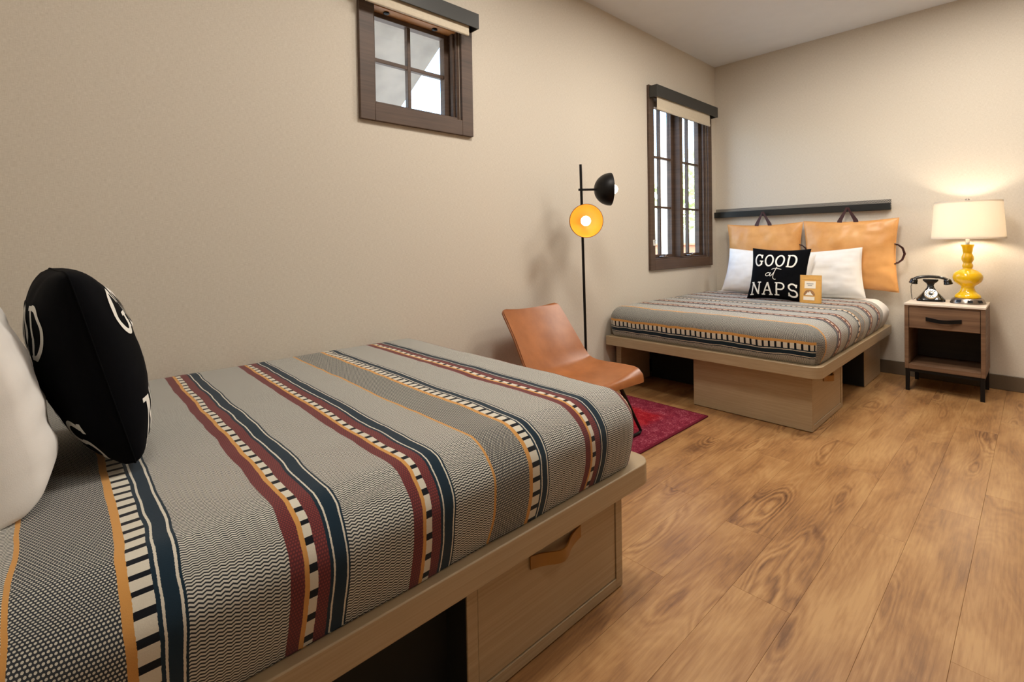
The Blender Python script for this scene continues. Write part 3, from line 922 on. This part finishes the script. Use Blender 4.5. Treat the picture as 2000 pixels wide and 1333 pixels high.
def frame(loc, X, Y):
    """rotation whose local X, Y axes are given"""
    X = Vector(X).normalized(); Y = Vector(Y); Y = (Y - X * Y.dot(X)).normalized(); Z = X.cross(Y)
    return Matrix((X, Y, Z)).transposed().to_euler()

def cushion_black(label, loc, X, Y, both, w=0.41, h=0.42, t=0.15, seed=0.0, c=0.085, rc=0.0):
    r = thing('throw_cushion', label, 'cushion', loc, frame(loc, X, Y), 'black printed throw cushions')
    p = Pillow(w, h, t, c, 2.2, 0.46, 0.005, seed, 0.0, rc)
    body = p.build('cushion_cover', 'black_canvas', r)
    p.seam(r, 'black_canvas', 0.0016)
    print_words(p, 1, body)
    if both: print_words(p, -1, body)
    return r
def pillow_white(label, loc, X, Y, w=0.66, h=0.42, t=0.19, seed=0.0, lean=0.25, c=0.05, p=2.2, q=0.48):
    r = thing('bed_pillow', label, 'pillow', loc, frame(loc, X, Y), 'white bed pillows')
    P = Pillow(w, h, t, c, p, q, 0.010, seed, lean)
    P.build('pillow_case', 'white_linen', r)
    P.seam(r, 'white_linen', 0.002)
    return r

# far bed
cushion_black('square black cushion lettered in white standing upright on the far bed', (0.803, -0.745, 0.816), (1, 0.02, -0.018), (-0.035, 0.30, 1), False, w=0.415, h=0.425, seed=2.0)
pillow_white('white pillow at the wall side of the far bed, left of the black cushion', (0.600, -0.405, 0.798), (1, -0.02, -0.075), (-0.07, 0.30, 1), w=0.69, h=0.40, seed=1.0)
pillow_white('white pillow at the open side of the far bed, behind the paper pouch', (0.925, -0.250, 0.790), (1, 0.03, 0.09), (0.05, 0.24, 1), w=0.66, h=0.41, seed=5.0)
# near bed
cushion_black('black lettered cushion seen edge on, propped on the foreground bed', (0.725, -4.968, 0.850), (-1, -0.08, 0.0), (0.02, -0.25, 1), True, w=0.42, h=0.44, t=0.185, seed=3.0, c=0.04, rc=0.07)
pillow_white('white pillow behind the black cushion at the left edge of the photo', (0.65, -5.190, 0.840), (-1, -0.14, 0), (0, -0.18, 1), w=0.77, h=0.43, t=0.215, seed=8.0, c=0.02, lean=0.22, p=3.4, q=0.30)

# ------------------------------------------------------------------ hanging leather cushions and rail
def hanging(label, cx, cz, w, h, sx, seed):
    r = thing('headboard_cushion', label, 'cushion', (cx, -0.088, cz), frame(0, (1, 0, 0), (0, 0.03, 1)), 'amber leather cushions hung from the rail')
    p = Pillow(w, h, 0.125, 0.07, 2.4, 0.5, 0.011, seed)
    p.build('leather_cover', 'amber_leather', r)
    p.seam(r, 'amber_leather', 0.003)
    # hanging strap: from the top seam up to the rail and down again
    top = h / 2 * 0.945
    zr = 1.335 - cz
    a, b_ = sx - 0.058, sx + 0.058
    pts = [(a, top - 0.015, 0.004), (a + 0.004, top + 0.01, 0.004), (sx - 0.012, zr - 0.008, 0.012), (sx - 0.004, zr + 0.014, 0.016), (sx + 0.004, zr + 0.014, 0.016), (sx + 0.012, zr - 0.008, 0.012), (b_ - 0.004, top + 0.01, 0.004), (b_, top - 0.015, 0.004)]
    MB().ribbon(pts, (1.0, 0.0, 0.12), [0.034, 0.034, 0.016, 0.014, 0.014, 0.016, 0.034, 0.034], 0.004).build('hanging_strap', 'dark_strap', r, smooth=40)
    # side carrying loop
    e = w / 2 * 0.945
    pts = [(e - 0.012, 0.085, 0.0), (e + 0.012, 0.082, 0.0), (e + 0.040, 0.055, 0.0), (e + 0.052, 0.010, 0.0), (e + 0.038, -0.035, 0.0), (e + 0.012, -0.060, 0.0), (e - 0.012, -0.064, 0.0)]
    MB().ribbon(pts, [(0, .5, 1), (0, .5, 1), (.5, .5, 1), (.8, 0, 1), (.5, -.5, 1), (0, -.5, 1), (0, -.5, 1)], 0.026, 0.004).build('side_loop', 'dark_strap', r, smooth=40)
hanging('amber leather cushion hung nearest the room corner above the far bed', 0.468, 0.955, 0.644, 0.575, 0.0, 1.0)
hanging('amber leather cushion with free side loop, hung nearest the table lamp', 1.120, 0.955, 0.650, 0.585, -0.005, 4.0)

def rail():
    t = thing('headboard_rail', 'long black perforated steel rail on the end wall above the cushions', 'rail', (0.69, 0, 1.315))
    x0, x1 = 0.004, 1.386
    MB().box(x0, x1, -0.006, 0.0, 1.315, 1.402).build('perforated_plate', 'perforated_steel', t, world=True)
    MB().box(x0 - 0.002, x1 + 0.002, -0.046, -0.041, 1.316, 1.371).build('front_lip', 'rail_paint', t, world=True, bevel=0.001)
    MB().box(x0, x1, -0.041, -0.006, 1.340, 1.344).build('web', 'rail_paint', t, world=True)
rail()

# ------------------------------------------------------------------ paper pouch
def pouch():
    t = thing('paper_pouch', 'small kraft paper snack pouch with white labels leaning on the far bed', 'pouch', (1.046, -0.835, 0.6185), frame(0, (1, 0.05, 0.0), (0, 1, 0)))
    w, h = 0.138, 0.205
    prof = [(0.0, 0.046), (0.02, 0.050), (0.07, 0.044), (0.13, 0.026), (0.175, 0.010), (0.19, 0.003), (h, 0.0026)]
    def ctr(z): return 0.10 * z
    b = MB(); n = 24
    for z, d in prof:
        for j in range(n):
            a = 2 * PI * j / n
            x = math.copysign(abs(math.cos(a)) ** 0.45, math.cos(a)) * w / 2; y = math.copysign(abs(math.sin(a)) ** 0.8, math.sin(a)) * d / 2
            b.v.append(Vector((x, y + ctr(z), z)))
    for i in range(len(prof) - 1):
        for j in range(n): b.f.append((i * n + j, i * n + (j + 1) % n, (i + 1) * n + (j + 1) % n, (i + 1) * n + j))
    b.f.append(tuple(range(n))[::-1]); b.f.append(tuple(range((len(prof) - 1) * n, len(prof) * n)))
    body = b.build('pouch_body', 'kraft_paper', t, smooth=50)
    def depth(z):
        for (z0, d0), (z1, d1) in zip(prof, prof[1:]):
            if z0 <= z <= z1: return d0 + (d1 - d0) * (z - z0) / (z1 - z0)
        return 0.002
    def patch(name, mat, pts2, off):
        q = MB(); q.v = []
        for x, z in pts2:
            q.v.append(Vector((x, ctr(z) - depth(z) / 2 * (1 - (abs(x) / (w / 2)) ** 4) ** 0.4 - off, z)))
        return q
    def rect(name, mat, x0, x1, z0, z1, off=0.0012, nx=6, nz_=6):
        pts = [(x0 + (x1 - x0) * i / nx, z0 + (z1 - z0) * j / nz_) for i in range(nx + 1) for j in range(nz_ + 1)]
        q = patch(name, mat, pts, off)
        q.f = [(i * (nz_ + 1) + j, (i + 1) * (nz_ + 1) + j, (i + 1) * (nz_ + 1) + j + 1, i * (nz_ + 1) + j + 1) for i in range(nx) for j in range(nz_)]
        return q.build(name, mat, body)
    rect('label', 'label_paper', -0.036, 0.034, 0.108, 0.160)
    rect('label', 'label_paper', -0.040, 0.030, 0.022, 0.048)
    for (a, b2, z) in ((-0.024, 0.020, 0.139), (-0.016, 0.012, 0.127)):
        rect('label_line', 'label_ink', a, b2, z, z + 0.005, 0.0020, 4, 1)
    rect('seal_fold', 'kraft_paper', -0.066, 0.066, 0.172, 0.178, 0.0016, 6, 1)
    # arched window with a pale peak inside
    pts = [(0.0 - 0.004, 0.058)] + [(-0.004 + 0.036 * math.cos(PI * i / 16), 0.058 + 0.040 * math.sin(PI * i / 16)) for i in range(17)]
    q = patch('w', 0, pts, 0.0012); q.f = [(0, i, i + 1) for i in range(1, 17)]
    q.build('arched_window', 'pouch_window', body)
    pts = [(-0.030, 0.058), (-0.012, 0.082), (-0.006, 0.076), (0.000, 0.090), (0.010, 0.072), (0.022, 0.058)]
    q = patch('w', 0, pts + [(-0.004, 0.058)], 0.0020); q.f = [(6, i + 1, i) for i in range(5)]
    q.build('window_contents', 'label_paper', body)
pouch()

# ================================================================== nightstand
def nightstand():
    x0, x1, y0, y1 = 1.530, 1.938, -0.475, -0.055
    t = thing('nightstand', 'walnut nightstand with pale stone top, one drawer and open shelf', 'nightstand', ((x0 + x1) / 2, (y0 + y1) / 2, 0))
    MB().box(x0 - 0.002, x1 + 0.002, y0 - 0.004, y1, 0.610, 0.624).build('stone_top', 'stone_top', t, world=True, bevel=0.002)
    s = 0.022
    MB().box(x0, x0 + s, y0, y1, 0.158, 0.610).build('side_panel', 'walnut', t, world=True, bevel=0.0015)
    MB().box(x1 - s, x1, y0, y1, 0.158, 0.610).build('side_panel', 'walnut', t, world=True, bevel=0.0015)
    MB().box(x0 + s, x1 - s, y0, y1, 0.158, 0.190).build('shelf', 'walnut', t, world=True, bevel=0.0015)
    MB().box(x0 + s, x1 - s, y1 - 0.012, y1, 0.190, 0.610).build('back_panel', 'shaded_walnut', t, world=True)
    MB().box(x0 + s, x1 - s, y0 + 0.02, y1 - 0.012, 0.447, 0.457).build('divider', 'walnut', t, world=True)
    MB().box(x0 + s, x1 - s, y0 + 0.004, y1 - 0.012, 0.600, 0.610).build('top_rail', 'walnut', t, world=True)
    dr = MB().box(x0 + s + 0.003, x1 - s - 0.003, y0 + 0.002, y0 + 0.020, 0.452, 0.597).build('drawer_front', 'walnut', t, world=True, bevel=0.0015)
    pts = []
    for i in range(15):
        f = i / 14; xx = 1.645 + (1.826 - 1.645) * f
        pts.append((xx, y0 - 0.002 - 0.024 * math.exp(-((f - 0.5) / 0.28) ** 2), 0.521 - 0.010 * math.sin(PI * f)))
    MB().ribbon(pts, (0, 0, 1), 0.026, 0.005).build('drawer_pull', 'black_steel', dr, world=True, smooth=40)
    l = 0.022
    for lx in (x0 + 0.004, x1 - l - 0.004):
        for ly in (y0 + 0.004, y1 - l - 0.004):
            MB().box(lx, lx + l, ly, ly + l, 0.0, 0.158).build('leg', 'black_steel', t, world=True, bevel=0.001)
    for bx in ((x0 + l + 0.004, x1 - l - 0.004, y0 + 0.004, y0 + 0.004 + l), (x0 + l + 0.004, x1 - l - 0.004, y1 - 0.004 - l, y1 - 0.004),
               (x0 + 0.004, x0 + 0.004 + l, y0 + l + 0.004, y1 - l - 0.004), (x1 - 0.004 - l, x1 - 0.004, y0 + l + 0.004, y1 - l - 0.004)):
        MB().box(*bx, 0.138, 0.158).build('frame_bar', 'black_steel', t, world=True, bevel=0.001)
nightstand()

def table_lamp():
    c = Vector((1.838, -0.235, 0.6245))
    t = thing('table_lamp', 'yellow glazed gourd table lamp with white drum shade, lit', 'lamp', c)
    base = MB().lathe([(0, 0), (0.092, 0), (0.092, 0.004), (0.080, 0.034), (0.074, 0.038), (0, 0.038)], 40).build('base', 'brushed_nickel', t, smooth=35)
    for ang in (-118, -78, -40):
        w = math.radians(ang)
        d = Vector((math.cos(w), math.sin(w), 0)); side = Vector((-d.y, d.x, 0))
        pc = d * 0.0868 + Vector((0, 0, 0.019)); up = Vector((-d.x * 0.37, -d.y * 0.37, 1)).normalized()
        vs = [pc + side * (a * 0.013) + up * (b * 0.0095) + d * 0.0015 for a, b in ((-1, -1), (1, -1), (1, 1), (-1, 1))]
        vs += [v - d * 0.006 for v in vs]
        MB().add(vs, [(0, 1, 2, 3), (7, 6, 5, 4), (0, 4, 5, 1), (1, 5, 6, 2), (2, 6, 7, 3), (3, 7, 4, 0)]).build('power_socket', 'socket_black', base)
    prof = [(0, .0385), (.066, .0385), (.069, .044), (.066, .056), (.060, .064), (.048, .074), (.040, .088), (.035, .104), (.034, .116), (.040, .124), (.056, .138), (.070, .153), (.077, .170), (.079, .185), (.076, .200), (.066, .216), (.048, .230), (.032, .238), (.025, .242),
            (.024, .247), (.027, .253), (.0285, .262), (.027, .272), (.023, .280), (.022, .285), (.026, .292), (.031, .304), (.0325, .316), (.031, .328), (.026, .342), (.0225, .351), (.024, .356), (.026, .366), (.027, .380), (.030, .394), (.0345, .408), (.0345, .412), (0, .412)]
    MB().lathe(prof, 48).build('ceramic_body', 'yellow_glaze', t, smooth=60)
    MB().lathe([(0, .412), (.011, .412), (.011, .47), (.007, .475), (0, .475)], 20).build('neck', 'chrome', t, smooth=40)
    z0, z1, r0, r1 = .452, .712, .190, .174
    th = 0.0025
    sh = MB().lathe([(r0, z0), (r1, z1), (r1 - th, z1), (r0 - th, z0), (r0, z0)], 64).build('lamp_shade', 'lamp_shade_linen', t, smooth=40)
    MB().lathe([(r0 + .001, z0), (r0 + .0005, z0 + .012), (r0 - .0012, z0 + .012), (r0 - .0035, z0), (r0 + .001, z0)], 64).build('shade_trim', 'lamp_shade_linen', sh, smooth=40)
    MB().lathe([(r1 + .001, z1 - .008), (r1 + .001, z1 + .001), (r1 - .0035, z1 + .001), (r1 - .0035, z1 - .008), (r1 + .001, z1 - .008)], 64).build('shade_trim', 'lamp_shade_linen', sh, smooth=40)
    hp = MB()
    for a in (0, 120, 240):
        w = math.radians(a + 20); hp.tube([(0.006 * math.cos(w), 0.006 * math.sin(w), z1 - .012), (0.172 * math.cos(w), 0.172 * math.sin(w), z1 - .004)], 0.0018, 6)
    hp.build('shade_spider', 'chrome', sh, smooth=50)
    MB().tube([(0, 0, .475), (0, 0, .500)], 0.014, 14).build('socket', 'chrome', t, smooth=50)
    MB().lathe([(0, .500), (.014, .502), (.022, .525), (.030, .555), (.030, .572), (.022, .592), (0, .600)], 24).build('bulb', 'table_bulb', t, smooth=70)
    MB().tube([(0.035, 0, .49), (0.045, 0, .58), (0.030, 0, .67), (0.0, 0, .695), (-0.030, 0, .67), (-0.045, 0, .58), (-0.035, 0, .49)], 0.0018, 6).build('harp', 'chrome', t, smooth=60)
    MB().lathe([(0, .690), (.006, .692), (.006, .712), (.012, .718), (.012, .728), (.006, .733), (0, .734)], 16).build('finial', 'brushed_nickel', t, smooth=50)
table_lamp()

def telephone():
    t = thing('rotary_telephone', 'vintage black rotary telephone on the stone nightstand top', 'telephone', (1.642, -0.215, 0.6245), (0, 0, math.radians(8)))
    # flared pedestal body, lofted from rounded rectangles
    rings = [(0.0, .080, .068, 0), (.012, .080, .068, 0), (.018, .077, .064, 0), (.045, .056, .050, .004), (.075, .034, .036, .010), (.098, .021, .026, .014), (.114, .018, .022, .016), (.128, .024, .022, .016), (.138, .036, .024, .016), (.150, .044, .024, .016), (.158, .042, .022, .016)]
    b = MB(); n = 32
    for z, hx, hy, yo in rings:
        for j in range(n):
            a = 2 * PI * j / n
            b.v.append(Vector((math.copysign(abs(math.cos(a)) ** .5, math.cos(a)) * hx, yo + math.copysign(abs(math.sin(a)) ** .5, math.sin(a)) * hy, z)))
    for i in range(len(rings) - 1):
        for j in range(n): b.f.append((i * n + j, i * n + (j + 1) % n, (i + 1) * n + (j + 1) % n, (i + 1) * n + j))
    b.f.append(tuple(range(n))[::-1]); b.f.append(tuple(range((len(rings) - 1) * n, len(rings) * n)))
    body = b.build('body', 'bakelite', t, smooth=50)
    # dial on the sloping front
    M = Matrix.Rotation(math.radians(58), 3, 'X')
    c = Vector((0, -0.0535, 0.056))
    d = MB().lathe([(0, .004), (.036, .004), (.037, 0), (.037, -.014), (0, -.014)], 36, c, M).build('dial_plate', 'dial_cream', body, smooth=40)
    MB().lathe([(.019, .0055), (.020, .0075), (.034, .0075), (.035, .0055), (.019, .0055)], 36, c, M).build('finger_wheel', 'chrome', d, smooth=40)
    MB().lathe([(0, .009), (.012, .0085), (.013, .005), (0, .005)], 24, c, M).build('dial_centre', 'bakelite', d, smooth=40)
    for k in range(10):
        a = math.radians(40 + k * 28)
        pc = c + M @ Vector((0.027 * math.cos(a), 0.027 * math.sin(a), 0.0078))
        MB().lathe([(0, .0006), (.0048, .0004), (.0048, -.001)], 12, pc, M).build('finger_hole', 'bakelite', d, smooth=40)
    # handset
    hs = MB().tube([(-.096, .016, .150), (-.075, .016, .166), (-.045, .016, .174), (0, .016, .177), (.045, .016, .174), (.075, .016, .166), (.096, .016, .150)], [.012, .011, .0105, .0115, .0105, .011, .012], 14).build('handset', 'bakelite', t, smooth=60)
    for sgn in (-1, 1):
        R = Matrix.Rotation(sgn * math.radians(-12), 3, 'Y')
        MB().lathe([(0, .022), (.014, .021), (.021, .014), (.023, .004), (.0235, -.006), (.026, -.009), (.026, -.016), (.020, -.021), (0, -.021)], 24, (sgn * .093, .016, .141), R).build('receiver_cup', 'bakelite', hs, smooth=45)
    MB().tube([(-.100, .018, .132), (-.109, .018, .100), (-.108, .016, .060), (-.104, .014, .018), (-.102, .012, .004), (-.094, .012, .006), (-.086, .016, .012), (-.078, .02, .012)], .0022, 6).build('cord', 'bakelite', t, smooth=60)
telephone()

# ================================================================== floor lamp
def floor_lamp():
    px, py = 0.205, -2.462
    t = thing('floor_lamp', 'slim black floor lamp with two dome shades, both lit', 'lamp', (px, py - 0.0, 0))
    MB().lathe([(0, 0), (.13, 0), (.13, .010), (.124, .016), (0, .016)], 40).build('base', 'black_steel', t, smooth=40)
    lean = lambda z: Vector((0.0, 0.038 - 0.0245 * z, z))       # the pole stands a little off plumb
    MB().tube([lean(0.012), lean(0.8), lean(1.600)], 0.0085, 14).build('pole', 'black_steel', t, smooth=60)
    axr = Vector((CR.x, CR.y, 0)).normalized()                   # shade turned along the wall
    axc = Vector((0.76, -0.65, -0.02)).normalized()              # shade turned to the room
    R = 0.106
    def dome(centre, ax, mount):
        zax = ax; xa = Vector((0, 0, 1)).cross(zax).normalized(); ya = zax.cross(xa)
        M = Matrix((xa, ya, zax)).transposed()
        n = 18
        outer = [(R * math.sin(PI / 2 * i / n), -R * math.cos(PI / 2 * i / n)) for i in range(n + 1)]
        inner = [((R - .0035) * math.sin(PI / 2 * i / n), -(R - .0035) * math.cos(PI / 2 * i / n)) for i in range(n + 1)]
        s = MB().lathe(outer + [(R - .0016, 0.0)], 48, centre, M).build('dome_shade', 'black_steel', t, smooth=50)
        MB().lathe([(R - .0016, 0.0)] + inner[::-1], 48, centre, M).build('shade_lining', 'gold_lining', s, smooth=50)
        MB().tube([centre - zax * (R - .006), centre - zax * 0.030], .016, 14).build('lamp_socket', 'black_steel', s, smooth=50)
        return M
    c1 = lean(1.437) + axr * 0.190
    dome(c1, axr, 0)
    MB().tube([lean(1.437) - axr * 0.018, lean(1.437) + axr * 0.088], 0.0075, 12).build('arm', 'black_steel', t, smooth=60)
    MB().sphere(c1 + axr * 0.016, 0.031, 12).build('bulb', 'floor_bulb', t, smooth=80)
    c2 = lean(1.232) + axc * (R + 0.020)
    dome(c2, axc, 0)
    MB().tube([lean(1.232) - axc * 0.012, lean(1.232) + axc * 0.026], 0.0075, 12).build('arm', 'black_steel', t, smooth=60)
    MB().sphere(c2 - axc * 0.018, 0.031, 12).build('bulb', 'floor_bulb', t, smooth=80)
floor_lamp()

# ================================================================== chair and rug
def rug():
    x0, x1, y0, y1 = 0.072, 0.812, -3.49, -2.01
    r = MB().box(-0.37, 0.37, -0.74, 0.74, 0.0, 0.009)
    o = r.build('area_rug', 'overdyed_rug', bevel=0.003)
    o.location = ((x0 + x1) / 2, (y0 + y1) / 2, 0.0005)
    tag(o, 'distressed red and magenta rug on the oak floor beneath the leather chair', 'rug')
rug()

def chair():
    t = thing('lounge_chair', 'armless tan leather shell chair with black steel legs by the floor lamp', 'chair', (0.503, -2.882, 0.0105), (0, 0, math.radians(-1.3)))
    prof = [(.200, .318, .232), (.196, .338, .242), (.178, .350, .248), (.08, .347, .256), (-.03, .341, .261), (-.10, .343, .263), (-.160, .362, .263), (-.198, .402, .259), (-.236, .460, .252), (-.288, .538, .244), (-.338, .608, .240), (-.380, .664, .236), (-.391, .679, .226), (-.396, .686, .205)]
    def smoothcurve(f):
        k = f * (len(prof) - 1); i = min(int(k), len(prof) - 2); a = k - i
        p0, p1, p2, p3 = [Vector(prof[max(0, min(len(prof) - 1, j))]) for j in (i - 1, i, i + 1, i + 2)]
        return 0.5 * ((2 * p1) + (-p0 + p2) * a + (2 * p0 - 5 * p1 + 4 * p2 - p3) * a * a + (-p0 + 3 * p1 - 3 * p2 + p3) * a ** 3)
    def pos(f, v, off):
        p = smoothcurve(f); d = smoothcurve(min(1, f + .01)) - smoothcurve(max(0, f - .01))
        T = Vector((d.x, 0, d.y)).normalized(); N = Vector((T.z, 0, -T.x))   # towards the sitter
        if N.z < 0 and f < .4: N = -N
        N = Vector((-T.z * -1, 0, T.x * -1))
        seat = max(0.0, min(1.0, (0.55 - f) / 0.3)); back = max(0.0, min(1.0, (f - 0.45) / 0.3))
        cup = (0.036 if f < .5 else 0.036 - 0.02 * (f - .5)) * abs(v) ** 2.2
        q = Vector((p.x, v * p.z, p.y)) + N * (cup + off)
        # rounded front lip dips in the middle
        q.z -= 0.010 * seat * (1 - v * v)
        return q
    nu, nv = 46, 18
    b = MB()
    g = lambda a: 2 * a - 1
    b.grid(lambda a, c: pos(a, g(c), 0.011), nu, nv)
    o0 = len(b.v)
    b.grid(lambda a, c: pos(a, g(c), -0.011), nu, nv)
    # close the rim
    def idx(i, j, o): return o + i * (nv + 1) + j
    for i in range(nu):
        b.f.append((idx(i, 0, 0), idx(i + 1, 0, 0), idx(i + 1, 0, o0), idx(i, 0, o0)))
        b.f.append((idx(i, nv, 0), idx(i + 1, nv, 0), idx(i + 1, nv, o0), idx(i, nv, o0)))
    for j in range(nv):
        b.f.append((idx(0, j, 0), idx(0, j + 1, 0), idx(0, j + 1, o0), idx(0, j, o0)))
        b.f.append((idx(nu, j, 0), idx(nu, j + 1, 0), idx(nu, j + 1, o0), idx(nu, j, o0)))
    sh = b.build('seat_shell', 'chair_leather', t, bevel=0.006, seg=3)
    # stitched welt round the rim
    n = 60
    pts = [pos(i / n, -1, 0) for i in range(n + 1)] + [pos(1, -1 + 2 * i / 16, 0) for i in range(1, 17)] + [pos(1 - i / n, 1, 0) for i in range(1, n + 1)] + [pos(0, 1 - 2 * i / 16, 0) for i in range(1, 17)]
    MB().tube(pts, 0.0042, 6, caps=False).build('welt', 'chair_leather', sh, smooth=70)
    # two U-shaped legs of bent rod, one under the front edge and one under the back
    for xt, xf in ((.150, .172), (-.120, -.235)):
        half = [(xt, .0, .318), (xt, .120, .318), (xt, .150, .300), (xt * .8 + xf * .2, .200, .222), (xt * .15 + xf * .85, .300, .050), (xf, .316, .022), (xf, .306, .0092), (xf, .285, .0088), (xf, 0.0, .0088)]
        pts = half + [(x, -y, z) for x, y, z in half[-2::-1]]
        rs = [.011, .011, .0115, .011, .0085, .008, .008, .008, .008]
        MB().tube(pts, rs + rs[-2::-1], 10).build('leg', 'black_steel', t, smooth=60)
    MB().tube([(.150, 0, .318), (-.120, 0, .318)], .010, 8).build('cross_bar', 'black_steel', t, smooth=60)
chair()

# ================================================================== added ceiling lights (unseen, put in to light the room from above)
def ceiling_fill(x, y, where, k=1.0):
    t = thing('ceiling_fill', 'added unseen round ceiling light ' + where, 'light', (x, y, H), group='added ceiling lights')
    R = 0.26
    MB().lathe([(R, -0.001), (R + .02, -0.001), (R + .02, -.010), (R, -.014), (R - .004, -.006), (R, -0.001)], 40).build('trim_ring', 'ceiling_paint', t, smooth=40)
    MB().lathe([(0, -.004), (R - .006, -.004), (R - .006, -.001), (0, -.001)], 40).build('diffuser', 'fill_diffuser', t)
    l = bpy.data.lights.new('ceiling_fill_lamp', 'AREA'); l.shape = 'DISK'; l.size = 2 * R - .02; l.energy = FILL_W * k; l.color = FILL_COL
    lo = bpy.data.objects.new('fill_lamp', l); COL.objects.link(lo); lo.parent = t; lo.location = (0, 0, -.016)
for (x, y, w, k) in ((1.35, -1.95, 'between the far bed and the middle of the room', 1.4), (2.05, -1.15, 'in front of the nightstand', 1.25),
                     (1.20, -3.45, 'above the foot of the near bed', 1.15), (2.75, -3.45, 'in the middle of the open floor', 0.08),
                     (1.20, -4.95, 'above the head of the near bed', 0.24)):
    ceiling_fill(x, y, w, k)
